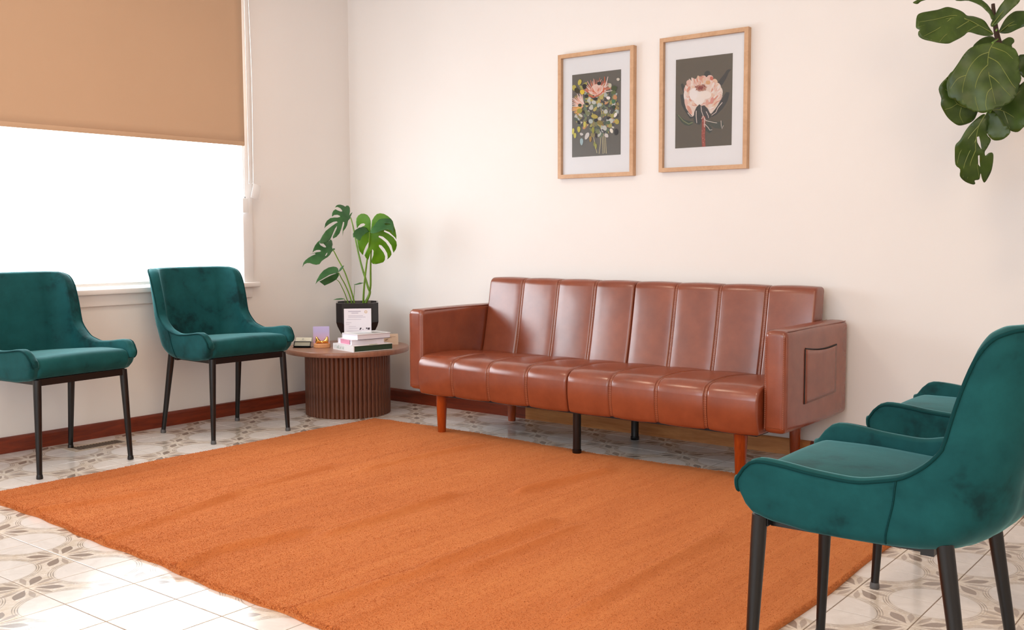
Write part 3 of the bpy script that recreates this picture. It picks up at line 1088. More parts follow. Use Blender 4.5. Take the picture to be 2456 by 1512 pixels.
    for s in (-1, 1):
        for (tx, ty, bx_, by) in ((0.205, -0.200, 0.219, -0.214), (0.198, 0.170, 0.220, 0.232)):
            T = Vector((s * tx, ty, 0.408)); B_ = Vector((s * bx_, by, 0.010))
            lg = tube('leg', [T, T.lerp(B_, 0.15), B_], [0.0165, 0.0162, 0.0108], M_BLACK, root, 16)
            c = Vector((s * bx_, by, 0))
            lathe('foot_cap', [(0.0125, 0.0), (0.0138, 0.004), (0.0128, 0.012), (0.0118, 0.018)], M_RUBBER, lg, 16, loc=(c.x, c.y, 0))
    return root
chair0 = make_chair()
H = math.pi / 2
for i, (x, y, rz, lab) in enumerate((
        (0.365, -1.228, H - math.radians(2.4), 'green velvet chair under the window, beside the round side table'),
        (0.362, -2.122, H + math.radians(5.2), 'green velvet chair under the window, cut off by the left edge'),
        (3.985, -2.169, -H + math.radians(1.6), 'green velvet chair nearest the camera, its back turned on the right'),
        (3.962, -1.302, -H + math.radians(1.6), 'green velvet chair mostly hidden behind the nearest chair'))):
    c = chair0 if i == 0 else copy_tree(chair0)
    c.location = (x, y, 0)
    c.rotation_euler = (0, 0, rz)
    c['label'] = lab
    if i == 1:                                   # this chair stands on plain black tips
        for lg in c.children:
            for cap in lg.children:
                if cap.name.startswith('foot_cap'):
                    cap.material_slots[0].link = 'OBJECT'
                    cap.material_slots[0].material = M_BLACK

# ================================================================== SIDE TABLE
TX, TY, TZ = 0.421, -0.447, 0.376
tab = thing('side_table', (TX, TY, 0), 0, 'round walnut side table on a slatted drum base in the corner', 'table')
lathe('table_top', [(0.335, 0.348), (0.343, 0.350), (0.345, 0.354), (0.345, 0.372), (0.342, 0.376)], M_WALNUT, tab, 96)
core_ = lathe('drum', [(0.226, 0.0), (0.226, 0.348)], M_SLATBACK, tab, 64)
NS = 56
sm = None
for k in range(NS):
    a = 2 * math.pi * k / NS
    if sm is None:
        V, F = [], []
        prof = [(0.222, -0.0125), (0.230, -0.0122), (0.2352, -0.0085), (0.2380, 0.0), (0.2352, 0.0085), (0.230, 0.0122), (0.222, 0.0125)]
        for z in (0.001, 0.348):
            for r, t in prof:
                V.append((r, t, z))
        n_ = len(prof)
        for i in range(n_ - 1):
            F.append((i, i + 1, i + 1 + n_, i + n_))
        F.append(tuple(range(n_))[::-1]); F.append(tuple(range(n_, 2 * n_)))
        o = sharp(obj('slat', V, F, M_SLAT, core_), 50)
        sm = o.data
    else:
        o = bpy.data.objects.new('slat', sm)
        COL.objects.link(o)
        o.parent = core_
    o.rotation_euler = (0, 0, a)

# ------------------------------------------------------------ pot
PXc, PYc = 0.352, -0.303
face = math.atan2(-4.3753 - PYc, 4.6937 - PXc)        # one wide side faces the room
pot = thing('potted_monstera', (PXc, PYc, TZ), 0, 'potted monstera plant in a black faceted planter on the side table', 'plant')
M_POT = plain('black_glazed_ceramic', lin(26, 22, 24), 0.16)
M_SOIL = plain('dark_potting_soil', lin(30, 22, 16), 0.9, vary=0.5, scale=90, bump=0.8, bscale=120)
def octo(h, c, z):
    P = [(h, -(h - c)), (h, h - c), (h - c, h), (-(h - c), h), (-h, h - c), (-h, -(h - c)), (-(h - c), -h), (h - c, -h)]
    R = Matrix.Rotation(face, 3, 'Z')
    return [R @ Vector((x, y, z)) for x, y in P]
rings = [octo(0.062, 0.018, 0.0), octo(0.113, 0.046, 0.105), octo(0.119, 0.034, 0.13), octo(0.119, 0.032, 0.240), octo(0.110, 0.030, 0.240), octo(0.106, 0.030, 0.19), octo(0.10, 0.03, 0.10)]
V, F = [], []
for rg in rings: V.extend(rg)
for r in range(len(rings) - 1):
    for k in range(8):
        F.append((r * 8 + k, r * 8 + (k + 1) % 8, r * 8 + 8 + (k + 1) % 8, r * 8 + 8 + k))
F.append(tuple(range(8))[::-1]); F.append(tuple(48 + k for k in range(8)))
obj('planter', V, F, M_POT, pot, smooth=False)
V = octo(0.107, 0.030, 0.218); F = [tuple(range(8))]
V2 = octo(0.104, 0.030, 0.15)
obj('soil', V + V2, F + [tuple(8 + k for k in range(8))[::-1]] + [(k, 8 + k, 8 + (k + 1) % 8, (k + 1) % 8) for k in range(8)], M_SOIL, pot, smooth=False)

def leaf_mat(name, c1, c2, trans, rough=0.35):
    n = NT(name)
    v = n.coord('Object')
    f = n.noise(v, 14.0, 4)
    col = n.ramp(f, [(0.3, c1), (0.7, c2)])
    n.set(Base_Color=col, Roughness=rough, Specular_IOR_Level=0.45, Normal=n.bump(n.noise(v, 45, 3), 0.12, 0.004))
    tr = n.node('ShaderNodeBsdfTranslucent'); n.put(tr.inputs[0], n.mix(0.5, col, (0.30, 0.55, 0.02, 1)))
    mx = n.node('ShaderNodeMixShader'); mx.inputs[0].default_value = trans
    n.t.links.new(n.b.outputs[0], mx.inputs[1]); n.t.links.new(tr.outputs[0], mx.inputs[2]); n.t.links.new(mx.outputs[0], n.out.inputs[0])
    return n.m
M_MON = leaf_mat('monstera_leaf_green', lin(38, 84, 44), lin(64, 118, 62), 0.12)
M_MON_BACKLIT = leaf_mat('monstera_leaf_backlit_green', lin(72, 128, 10), lin(104, 158, 22), 0.30)  # light coming through the big right leaf is painted into this green
M_MSTEM = plain('monstera_stem_green', lin(104, 142, 40), 0.4, vary=0.2, scale=20)
M_FIG = leaf_mat('fig_leaf_green', lin(44, 66, 20), lin(76, 98, 34), 0.10, 0.36)
M_FIGVEIN = plain('fig_leaf_vein', lin(128, 140, 66), 0.4)
M_BARK = plain('brown_bark', lin(62, 40, 30), 0.8, vary=0.3, scale=40, bump=0.5, bscale=90)

def inside(pt, poly):
    x, y = pt
    c = False
    j = len(poly) - 1
    for i in range(len(poly)):
        xi, yi = poly[i]; xj, yj = poly[j]
        if (yi > y) != (yj > y) and x < (xj - xi) * (y - yi) / (yj - yi) + xi:
            c = not c
        j = i
    return c
def leaf(name, d, mat, parent, org, bend=0.6, th=0.0009, step=9.0, veins=None, seed=1, wave=0.002, soft=False):
    """blade traced in its own plane (mm), bent across its length, given thickness"""
    outl = d['l']; holes = d['h']
    if soft:
        q = [Vector((a_, b_, 0)) for a_, b_ in outl]
        q = smooth_path([q[-1]] + q + [q[0], q[1]], 3)[3:-3]
        outl = [(p_.x, p_.y) for p_ in q[:-1]]
    xs = [p[0] for p in outl]; ys = [p[1] for p in outl]
    pts, edges = [], []
    def addloop(lp):
        b = len(pts)
        den = []
        for i in range(len(lp)):
            a = lp[i]; q = lp[(i + 1) % len(lp)]
            L = math.hypot(q[0] - a[0], q[1] - a[1])
            k = max(1, int(L / step))
            for s in range(k):
                den.append((a[0] + (q[0] - a[0]) * s / k, a[1] + (q[1] - a[1]) * s / k))
        for i, p in enumerate(den):
            pts.append(Vector(p)); edges.append((b + i, b + (i + 1) % len(den)))
    addloop(outl)
    for h in holes: addloop(h)
    nx = int((max(xs) - min(xs)) / step) + 1; ny_ = int((max(ys) - min(ys)) / step) + 1
    for i in range(1, nx):
        for j in range(1, ny_):
            p = (min(xs) + i * step + (step * 0.5 if j % 2 else 0), min(ys) + j * step)
            if inside(p, outl) and not any(inside(p, h) for h in holes):
                pts.append(Vector(p))
    vs, es, fs, _a, _b, _c = geometry.delaunay_2d_cdt(pts, edges, [], 0, 1e-4)
    # principal axis = midrib direction
    mx_ = sum(xs) / len(xs); my_ = sum(ys) / len(ys)
    sxx = sum((x - mx_) ** 2 for x in xs); syy = sum((y - my_) ** 2 for y in ys); sxy = sum((x - mx_) * (y - my_) for x, y in zip(xs, ys))
    ang = 0.5 * math.atan2(2 * sxy, sxx - syy)
    ca, sa = math.cos(ang), math.sin(ang)
    U, W = Vector(d['u']), Vector(d['v']); Nn = U.cross(W).normalized()
    O = Vector(d['o']) - Vector(org)
    rr = random.Random(seed); p1, p2 = rr.random() * 6, rr.random() * 6
    def lift(x, y):
        l = ((x - mx_) * ca + (y - my_) * sa) / 1000; q = (-(x - mx_) * sa + (y - my_) * ca) / 1000
        return -bend * (l * l * 1.4 + q * q * 1.0) + 0.05 * abs(q) + wave * math.sin(l * 60 + p1) * math.cos(q * 50 + p2)
    def P3(x, y, dz=0.0): return O + U * (x / 1000) + W * (y / 1000) + Nn * (lift(x, y) + dz)
    keep = []
    for f in fs:
        c = sum((vs[i] for i in f), Vector((0, 0))) / len(f)
        if inside(c, outl) and not any(inside(c, h) for h in holes):
            keep.append(tuple(f))
    V = [P3(v.x, v.y, th / 2) for v in vs] + [P3(v.x, v.y, -th / 2) for v in vs]
    nV = len(vs)
    F = []
    cnt = {}
    for f in keep:
        F.append(f); F.append(tuple(i + nV for i in f[::-1]))
        for i in range(len(f)):
            cnt[(f[i], f[(i + 1) % len(f)])] = 1
    for (a, b) in list(cnt):
        if (b, a) not in cnt:
            F.append((b, a, a + nV, b + nV))
    o = obj(name, V, F, mat, parent)
    for vn in (veins or []):
        path = smooth_path([P3(x, y, th / 2 + 0.0002) for x, y in vn], 4)
        m_ = len(path)
        tube('vein', path, [0.0016 * (1 - 0.65 * i / (m_ - 1)) for i in range(m_)], M_FIGVEIN, o, 5)
    return o
MON={"L1":{"o":[0.3083,-0.4022,1.0808],"u":[0.3775,0.926,-0.0],"v":[-0.3799,0.1548,0.912],"h":[],"l":[[81.4,25.6],[103.9,63.7],[89.3,52.5],[77.2,38.2],[89.6,68.7],[95.4,94.1],[90.5,108.3],[78.5,109.1],[67.3,99.8],[56.4,107.3],[40.2,111.1],[22.8,108.3],[9.6,100.6],[0.3,87.9],[15.5,93.1],[31.1,85.7],[39.6,73.2],[39.4,63.1],[27.2,62.0],[11.5,68.9],[-0.2,76.3],[-15.4,65.1],[-25.0,49.9],[-30.2,32.4],[-28.6,27.4],[-15.1,37.5],[4.3,39.6],[17.7,33.7],[19.0,26.7],[1.4,21.6],[-17.7,21.5],[-42.1,17.3],[-63.5,2.3],[-75.7,-15.2],[-83.4,-42.4],[-73.8,-32.5],[-52.5,-17.6],[-26.8,-5.0],[-7.2,-1.5],[-1.0,-7.4],[-19.3,-17.5],[-45.9,-34.9],[-77.7,-57.2],[-98.1,-81.8],[-110.5,-101.4],[-120.6,-120.9],[-102.8,-125.9],[-78.6,-121.1],[-57.9,-109.0],[-48.0,-91.8],[-37.7,-72.1],[-24.2,-47.3],[-9.5,-29.9],[-14.7,-47.3],[-27.8,-69.6],[-40.9,-91.8],[-40.3,-102.6],[-20.1,-94.3],[-0.2,-74.6],[13.9,-47.3],[23.8,-22.3],[30.5,-4.8],[37.3,-7.3],[31.5,-27.3],[22.5,-47.3],[18.3,-69.6],[16.2,-90.5],[23.3,-62.2],[37.8,-47.2],[50.8,-27.2],[63.0,2.9],[80.5,20.6]]},"L2":{"o":[0.2687,-0.5019,0.906],"u":[0.2789,0.9603,-0.0],"v":[-0.4934,0.1433,0.8579],"h":[[[7.6,58.9],[20.7,62.0],[36.5,56.1],[47.2,40.2],[44.9,31.2],[30.4,32.4],[13.4,43.1]],[[21.3,-27.6],[34.0,-10.6],[43.8,-3.4],[37.5,-16.4],[27.6,-26.1]]],"l":[[90.9,17.0],[98.8,18.5],[103.0,29.0],[94.1,29.1],[85.2,23.9],[86.2,37.1],[98.2,58.2],[103.7,84.8],[99.0,95.4],[83.0,82.2],[56.1,74.4],[33.1,71.9],[20.4,79.9],[-0.9,64.3],[-20.8,43.4],[-36.5,20.1],[-48.4,-4.2],[-34.9,7.1],[-18.8,13.1],[-1.6,13.4],[7.0,6.5],[-2.4,0.4],[-22.4,-1.4],[-43.3,-6.8],[-63.9,-11.7],[-33.7,-7.5],[-32.4,-13.8],[-54.2,-21.2],[-76.0,-31.2],[-95.9,-43.7],[-108.6,-56.3],[-118.7,-81.6],[-106.4,-66.5],[-90.8,-61.7],[-74.7,-64.6],[-59.9,-72.7],[-41.9,-78.2],[-22.0,-76.0],[-5.3,-58.3],[15.1,-45.7],[38.1,-33.1],[56.9,-17.7],[71.6,0.4]]},"L3a":{"o":[0.3385,-0.51,0.7868],"u":[0.4476,0.8942,-0.0],"v":[-0.655,0.3279,0.6808],"h":[],"l":[[-82.2,-69.7],[-69.9,-41.9],[-47.2,-7.9],[-17.5,26.3],[14.5,48.0],[44.4,58.3],[62.8,57.9],[69.7,46.7],[68.1,24.2],[58.2,3.9],[31.2,-3.7],[6.5,-12.5],[-19.5,-27.7],[-45.2,-42.7],[-67.9,-54.5]]},"L3b":{"o":[0.3363,-0.4896,0.7528],"u":[0.4497,0.8932,-0.0],"v":[0.2697,-0.1358,0.9533],"h":[],"l":[[-62.1,-13.1],[-29.2,7.6],[6.2,25.9],[33.2,34.9],[46.9,37.0],[48.0,20.3],[35.6,-1.0],[9.1,-17.2],[-13.2,-28.6],[-30.9,-37.8],[-43.0,-27.9]]},"L3c":{"o":[0.3816,-0.4479,0.813],"u":[0.8418,0.5398,-0.0],"v":[-0.1107,0.1727,0.9787],"h":[],"l":[[-17.0,-20.5],[-8.6,-0.0],[4.7,13.7],[14.6,18.3],[9.7,2.3],[-3.4,-13.7]]},"L4":{"o":[0.5937,-0.3798,0.9738],"u":[0.8117,0.5841,-0.0],"v":[0.0988,-0.1373,0.9856],"h":[],"l":[[-29.1,49.9],[-26.7,103.4],[-32.6,121.2],[-45.2,136.8],[-62.6,144.4],[-80.3,144.4],[-96.3,134.7],[-106.8,119.2],[-110.0,99.2],[-108.0,76.9],[-104.1,63.5],[-96.8,76.9],[-82.9,89.3],[-67.2,92.4],[-58.6,86.6],[-63.3,79.0],[-79.2,72.4],[-93.2,59.0],[-112.1,36.7],[-108.9,9.8],[-105.5,-12.6],[-102.3,-39.7],[-96.7,-62.2],[-81.9,-82.6],[-77.6,-84.8],[-72.0,-62.3],[-59.6,-35.2],[-42.9,-10.5],[-41.2,-21.8],[-48.9,-44.3],[-61.1,-66.8],[-69.6,-87.1],[-62.7,-103.0],[-49.7,-112.1],[-39.5,-84.9],[-31.8,-62.4],[-22.4,-52.4],[-17.5,-62.4],[-20.2,-85.0],[-29.3,-107.6],[-34.6,-125.7],[-26.1,-137.1],[-8.2,-138.4],[9.9,-134.8],[32.6,-128.1],[42.1,-114.5],[45.2,-94.1],[37.2,-71.5],[22.4,-51.2],[13.1,-37.7],[14.4,-27.3],[27.7,-30.9],[44.7,-51.2],[57.1,-76.1],[59.3,-98.7],[55.6,-112.2],[71.8,-98.7],[81.4,-82.9],[79.8,-67.1],[69.7,-40.0],[52.9,-13.0],[29.2,7.2],[14.0,16.2],[16.6,24.3],[38.6,18.4],[64.4,-4.1],[83.4,-31.1],[89.8,-62.6],[92.9,-73.9],[107.1,-53.6],[113.7,-31.1],[112.3,-10.9],[96.3,13.8],[70.4,34.0],[44.3,47.5],[49.0,54.1],[75.2,42.9],[105.2,13.7],[111.5,2.5],[113.6,22.7],[109.0,54.0],[101.1,80.7],[96.2,103.0],[87.0,116.3],[69.9,131.9],[48.2,144.0],[26.2,147.6],[8.3,143.2],[-5.6,130.0],[-19.8,107.8]]},"L4r":{"o":[0.6652,-0.3929,1.0464],"u":[0.8631,0.505,-0.0],"v":[-0.3214,0.5494,0.7713],"h":[[[0.7,20.4],[15.6,26.0],[39.0,20.2],[33.6,11.6],[13.6,10.0]]],"l":[[-71.1,-36.2],[-64.7,-7.9],[-51.3,20.6],[-33.9,52.1],[-10.4,75.1],[13.0,70.9],[39.1,48.8],[54.3,14.4],[60.5,-31.1],[55.0,-48.0],[52.9,-25.4],[27.3,-19.6],[1.2,-25.2],[-23.4,-39.3],[-49.2,-46.5]]},"L4l":{"o":[0.5688,-0.4723,1.0114],"u":[0.3974,0.9176,-0.0],"v":[-0.4572,0.198,0.867],"h":[],"l":[[-44.7,-1.7],[-29.4,18.4],[-3.4,33.6],[25.9,41.3],[43.0,33.7],[46.7,17.4],[53.6,12.3],[31.8,0.7],[4.7,-19.4],[-14.4,-47.0],[-26.7,-39.4],[-37.6,-24.3],[-47.6,-24.3]]},"tiny":{"o":[0.3746,-0.4579,0.6412],"u":[0.6718,0.7407,-0.0],"v":[-0.2956,0.2681,0.9169],"h":[],"l":[[-36.7,-3.6],[-16.6,3.3],[10.1,5.4],[27.8,1.3],[18.9,-2.4],[-3.4,-4.0]]},"bud":{"o":[0.4023,-0.3385,0.7236],"u":[0.6852,0.7284,-0.0],"v":[-0.2809,0.2643,0.9226],"h":[],"l":[[-26.0,-3.4],[-10.1,0.3],[8.0,6.9],[30.6,4.7],[12.4,-1.9],[-14.7,-6.5]]}}
MSTEM=[[[[0.3647,-0.3558,1.1011],[0.3711,-0.3502,1.0693],[0.3779,-0.345,1.0285],[0.3967,-0.3369,0.924],[0.4168,-0.3268,0.8285],[0.4317,-0.3172,0.7693],[0.4488,-0.3067,0.7009],[0.4548,-0.3004,0.678],[0.4485,-0.3043,0.6505],[0.4353,-0.3141,0.6185],[0.4274,-0.3197,0.5864]],0.003,0.009],[[[0.6003,-0.4342,1.0163],[0.5728,-0.4116,0.9702],[0.5424,-0.3927,0.9078],[0.5105,-0.3757,0.8402],[0.4785,-0.361,0.7493],[0.4494,-0.342,0.6797],[0.422,-0.3239,0.5864]],0.0035,0.006],[[[0.5763,-0.3899,1.0098],[0.542,-0.3697,0.9075],[0.511,-0.3457,0.817],[0.4829,-0.3205,0.7161],[0.4465,-0.2955,0.6775]],0.004,0.006],[[[0.3249,-0.4565,0.9183],[0.3279,-0.4418,0.8933],[0.333,-0.426,0.8614],[0.356,-0.3999,0.793],[0.3723,-0.3799,0.7154],[0.3807,-0.3644,0.6557],[0.3878,-0.3508,0.5866]],0.0028,0.005],[[[0.3783,-0.4655,0.791],[0.3733,-0.4407,0.7585],[0.3703,-0.4145,0.7258],[0.3761,-0.3845,0.661],[0.3771,-0.3593,0.5866]],0.0024,0.004],[[[0.3638,-0.4682,0.7503],[0.358,-0.4453,0.738],[0.353,-0.4231,0.7121],[0.3563,-0.3969,0.6609],[0.3616,-0.3714,0.5867]],0.0018,0.003],[[[0.3855,-0.3522,0.7183],[0.3832,-0.3538,0.6781],[0.381,-0.3558,0.6324],[0.3825,-0.355,0.5866]],0.0015,0.002],[[[0.3949,-0.4418,0.6418],[0.3731,-0.41,0.6212],[0.3519,-0.379,0.5867]],0.0015,0.002]]
FIG={"F1":{"o":[3.6427,-0.5213,1.7334],"u":[0.7632,0.6462,-0.0],"v":[-0.1628,0.1923,0.9677],"h":[],"vn":[[[157.4,-20.2],[99.1,4.0],[54.2,23.4],[-10.7,28.0],[-118.0,-2.0]],[[54.2,23.4],[13.5,38.0],[-57.7,22.9],[-109.4,17.7]],[[63.1,18.6],[23.5,-6.2],[-25.6,-35.7],[-51.1,-62.7]],[[99.1,4.0],[74.6,-8.4],[52.3,-23.2]],[[-1.5,27.1],[-46.5,-8.9],[-102.4,-38.5]]],"l":[[-124.3,5.4],[-116.6,42.2],[-101.8,52.1],[-73.7,54.7],[-45.2,59.8],[-16.4,69.8],[2.2,68.5],[24.8,60.2],[44.8,48.0],[57.9,38.2],[83.7,39.3],[106.5,33.6],[124.3,23.8],[139.0,6.7],[157.4,-20.2],[142.5,-30.1],[114.1,-34.1],[86.4,-31.3],[59.3,-23.1],[44.3,-34.4],[24.5,-47.7],[0.1,-60.0],[-19.1,-67.4],[-51.4,-66.1],[-78.6,-57.9],[-105.6,-48.3],[-119.4,-36.2],[-119.6,-21.5],[-114.3,-14.2],[-123.0,-6.9]]},"F2":{"o":[3.7597,-0.5117,1.5461],"u":[0.9478,0.3188,-0.0],"v":[-0.0398,0.1184,0.9922],"h":[],"vn":[[[23.0,120.9],[9.1,95.3],[3.7,49.9],[8.7,4.0],[17.8,-42.1],[31.1,-97.4]],[[7.2,86.3],[-23.6,74.5],[-51.9,39.5],[-67.8,-1.0],[-75.2,-46.5],[-72.3,-88.0]],[[3.9,40.8],[-18.3,14.6],[-33.9,-30.3],[-33.1,-76.1],[-21.9,-117.8]],[[15.1,104.1],[41.9,93.2],[62.5,82.8],[83.3,58.8]],[[6.3,68.1],[34.6,48.1],[55.6,15.0],[80.8,-31.7],[93.2,-46.0]],[[10.0,3.9],[31.7,-15.5],[56.8,-48.6],[77.5,-72.3]],[[17.8,-42.1],[3.8,-59.6],[0.3,-95.9],[4.9,-118.9]],[[-63.8,8.0],[-92.8,-4.2],[-113.1,-35.4]]],"l":[[14.8,120.1],[33.2,121.2],[53.8,115.2],[74.3,104.8],[90.7,94.6],[101.3,66.8],[103.8,44.0],[102.1,21.4],[110.8,-10.7],[103.2,-37.4],[97.6,-64.3],[81.9,-90.6],[61.8,-103.3],[37.5,-111.3],[13.2,-121.6],[-7.3,-126.6],[-28.1,-119.8],[-53.1,-109.5],[-78.4,-94.6],[-95.5,-77.7],[-116.7,-67.5],[-123.5,-44.1],[-127.0,-16.2],[-122.3,2.0],[-106.0,28.8],[-89.8,55.5],[-73.6,82.2],[-53.2,103.9],[-24.3,115.8],[0.4,118.8]]},"F3":{"o":[3.726,-0.3715,1.6821],"u":[0.9164,0.4002,-0.0],"v":[-0.1729,0.3959,0.9019],"h":[],"vn":[],"l":[[-49.1,-9.8],[-26.2,16.7],[0.5,30.7],[17.7,30.8],[31.7,10.4],[41.3,-9.6],[12.1,-35.5],[-28.6,-33.2]]},"F3b":{"o":[3.7849,-0.3381,1.6802],"u":[0.9919,-0.1273,0.0],"v":[0.0551,0.4296,0.9013],"h":[],"vn":[],"l":[[-40.6,10.1],[-27.7,13.5],[-3.6,28.7],[15.7,20.1],[23.3,2.7],[16.8,-9.7],[26.4,-38.0],[-11.1,-27.0]]},"F4":{"o":[3.6601,-0.4948,1.478],"u":[0.82,0.5724,-0.0],"v":[0.1169,-0.1675,0.9789],"h":[],"vn":[[[64.9,-43.9],[3.1,-16.0],[-18.3,16.0],[-42.8,34.3]],[[3.1,-16.0],[-18.1,-29.4],[-40.1,-36.0]],[[18.1,-29.8],[16.5,-57.1],[33.1,-84.8]]],"l":[[28.2,127.5],[-22.2,96.9],[-38.4,79.2],[-58.6,57.0],[-66.2,34.6],[-55.3,2.8],[-55.3,-20.0],[-38.9,-47.5],[-18.4,-70.5],[11.0,-91.5],[33.9,-93.0],[64.3,-80.5],[75.4,-57.7],[79.9,-16.7],[60.9,73.6]]},"F5":{"o":[3.7158,-0.4201,1.2755],"u":[0.9143,0.405,-0.0],"v":[0.131,-0.2957,0.9463],"h":[[[-6.7,71.6],[0.8,73.7],[6.9,52.4],[11.2,28.6],[3.9,38.3],[-3.8,52.6]],[[1.6,5.1],[6.6,7.3],[9.7,-19.0],[14.0,-38.3],[6.2,-28.5]]],"vn":[[[15.5,147.9],[-2.7,113.6],[-8.0,76.3],[-8.2,29.1],[3.6,-33.3],[13.9,-76.9]],[[-2.7,113.6],[-33.4,72.3],[-59.1,16.0],[-64.7,-22.3]],[[-8.9,62.2],[-28.7,15.3],[-42.1,-32.4],[-40.7,-76.0]],[[-7.8,24.3],[-21.1,-23.2],[-25.0,-81.1]]],"l":[[15.3,150.2],[-5.1,141.6],[-28.8,119.0],[-48.0,91.5],[-62.9,63.6],[-76.6,45.0],[-76.5,16.4],[-70.9,-27.0],[-54.2,-44.2],[-52.1,-70.9],[-32.7,-93.1],[-5.5,-104.8],[3.0,-101.0],[-0.3,-88.8],[14.6,-84.2],[17.0,-62.4],[23.1,-81.9],[33.1,-97.6],[44.4,-77.4],[52.5,-48.6],[54.2,-5.6],[49.9,13.5],[36.1,13.8],[26.2,4.5],[22.8,18.9],[30.1,32.9],[40.4,60.9],[25.9,80.1],[22.5,117.5]]},"F6":{"o":[3.8169,-0.3615,1.4495],"u":[0.9756,-0.2195,0.0],"v":[0.0334,0.1485,0.9883],"h":[],"vn":[[[-93.6,-5.8],[-46.4,-5.6],[2.8,-33.8],[33.4,-64.5]],[[-46.4,-5.6],[-12.4,23.9],[20.6,57.8]],[[-31.8,-11.8],[-19.4,-41.2],[-6.6,-75.1]]],"l":[[-99.0,-0.5],[-77.5,21.2],[-40.6,26.9],[-14.5,42.9],[5.8,68.8],[17.6,86.1],[35.0,93.4],[66.1,52.7],[80.8,-4.2],[68.6,-58.3],[45.0,-72.5],[22.3,-89.2],[-5.8,-82.2],[-40.8,-58.1],[-72.4,-26.9]]},"F7":{"o":[3.7758,-0.4265,1.3782],"u":[0.9985,0.0538,-0.0],"v":[0.0003,-0.0057,1.0],"h":[],"vn":[],"l":[[-31.9,-12.4],[-37.2,19.9],[-29.6,51.4],[-12.8,59.3],[9.1,35.1],[35.3,1.7],[48.5,-21.8],[28.3,-43.3],[3.2,-48.7],[-14.0,-40.9]]},"F8":{"o":[3.8096,-0.3236,1.7578],"u":[0.9756,-0.2197,0.0],"v":[0.0555,0.2466,0.9675],"h":[],"vn":[[[-58.9,-31.7],[-12.5,-0.2],[57.6,16.7]],[[-29.2,-12.1],[3.1,-12.6]]],"l":[[-58.9,-31.7],[-57.2,-12.3],[-42.6,14.8],[-18.2,37.5],[-0.3,40.6],[28.1,34.1],[56.9,21.6],[70.4,-9.6],[36.5,-23.1],[6.1,-32.6],[-25.0,-39.7]]},"F9":{"o":[3.7791,-0.3828,1.7887],"u":[0.9987,0.0506,-0.0],"v":[-0.008,0.158,0.9874],"h":[],"vn":[[[-36.6,-47.4],[-3.2,-2.1],[39.7,53.1]]],"l":[[-41.0,-44.5],[-32.0,-17.3],[-16.8,13.8],[-1.2,35.3],[10.2,57.2],[51.7,60.7],[49.4,28.3],[29.8,7.6],[14.0,-9.1],[-9.8,-34.2],[-21.7,-46.9],[-34.1,-52.4]]},"F10":{"o":[3.7081,-0.4496,1.8074],"u":[0.7761,0.6306,-0.0],"v":[-0.2024,0.2491,0.9471],"h":[],"vn":[],"l":[[-98.5,56.4],[-70.2,20.3],[-28.8,17.7],[6.1,-0.2],[26.7,-20.7],[38.7,-36.1],[43.1,-56.5],[56.5,-41.2],[41.8,-10.5],[9.2,25.5],[-25.5,46.1]]},"F11":{"o":[3.5795,-0.6264,1.8179],"u":[0.6877,0.726,-0.0],"v":[0.023,-0.0217,0.9995],"h":[],"vn":[],"l":[[-43.7,-15.5],[-34.3,-8.6],[-10.7,3.0],[27.2,21.8],[65.7,31.8],[37.9,4.5],[-0.5,-6.3],[-14.8,-11.1],[-26.5,-19.4]]},"F12":{"o":[3.8494,-0.3858,1.5889],"u":[0.9508,-0.3098,0.0],"v":[0.0096,0.0296,0.9995],"h":[],"vn":[],"l":[[-24.7,-1.8],[-20.9,15.8],[-19.8,38.3],[-5.7,40.7],[18.1,32.8],[38.6,-1.5],[31.3,-36.3],[5.4,-42.0],[-6.6,-29.2],[-16.8,-16.5]]}}
FTRUNK=[[3.7401,-0.372,1.8206],[3.7444,-0.3723,1.7836],[3.7513,-0.3715,1.7372],[3.7585,-0.3696,1.7002],[3.7759,-0.3619,1.6399],[3.8008,-0.3488,1.575],[3.8343,-0.3317,1.4823],[3.8687,-0.3158,1.371]]
FPET={"F1":[[3.7665,-0.4255,1.7157],[3.7553,-0.3691,1.7303]],"F2":[[3.7707,-0.4913,1.6631],[3.7606,-0.3684,1.6955]],"F4":[[3.7105,-0.4595,1.434],[3.7394,-0.4137,1.5367],[3.7763,-0.3625,1.6306]],"F5":[[3.7335,-0.3915,1.4224],[3.7652,-0.3713,1.5024],[3.789,-0.3562,1.5936]],"F6":[[3.7442,-0.4201,1.4351],[3.771,-0.3788,1.5103],[3.7931,-0.3539,1.5843]],"F7":[[3.7568,-0.4364,1.4281],[3.7755,-0.3771,1.4917],[3.8017,-0.35,1.5565]],"F12":[[3.8302,-0.3885,1.5854],[3.8008,-0.3488,1.575]],"F8":[[3.7613,-0.3655,1.7187],[3.7529,-0.3714,1.7256]]}
pO = (PXc, PYc, TZ)
for i, (k, d) in enumerate(MON.items()):
    leaf('leaf' if k not in ('bud', 'tiny') else 'leaf_bud', d, M_MON_BACKLIT if k in ('L4',) else M_MON, pot, pO, 0.9 if k != 'L4' else 0.4, 0.0009, 7.0 if len(k) < 4 else 4.0, None, i + 3, 0.0012)
for pts, r0, r1 in MSTEM:
    path = smooth_path([Vector(p) - Vector(pO) for p in pts], 4)
    m_ = len(path)
    tube('stem', path, [r0 + (r1 - r0) * i / (m_ - 1) for i in range(m_)], M_MSTEM, pot, 8)

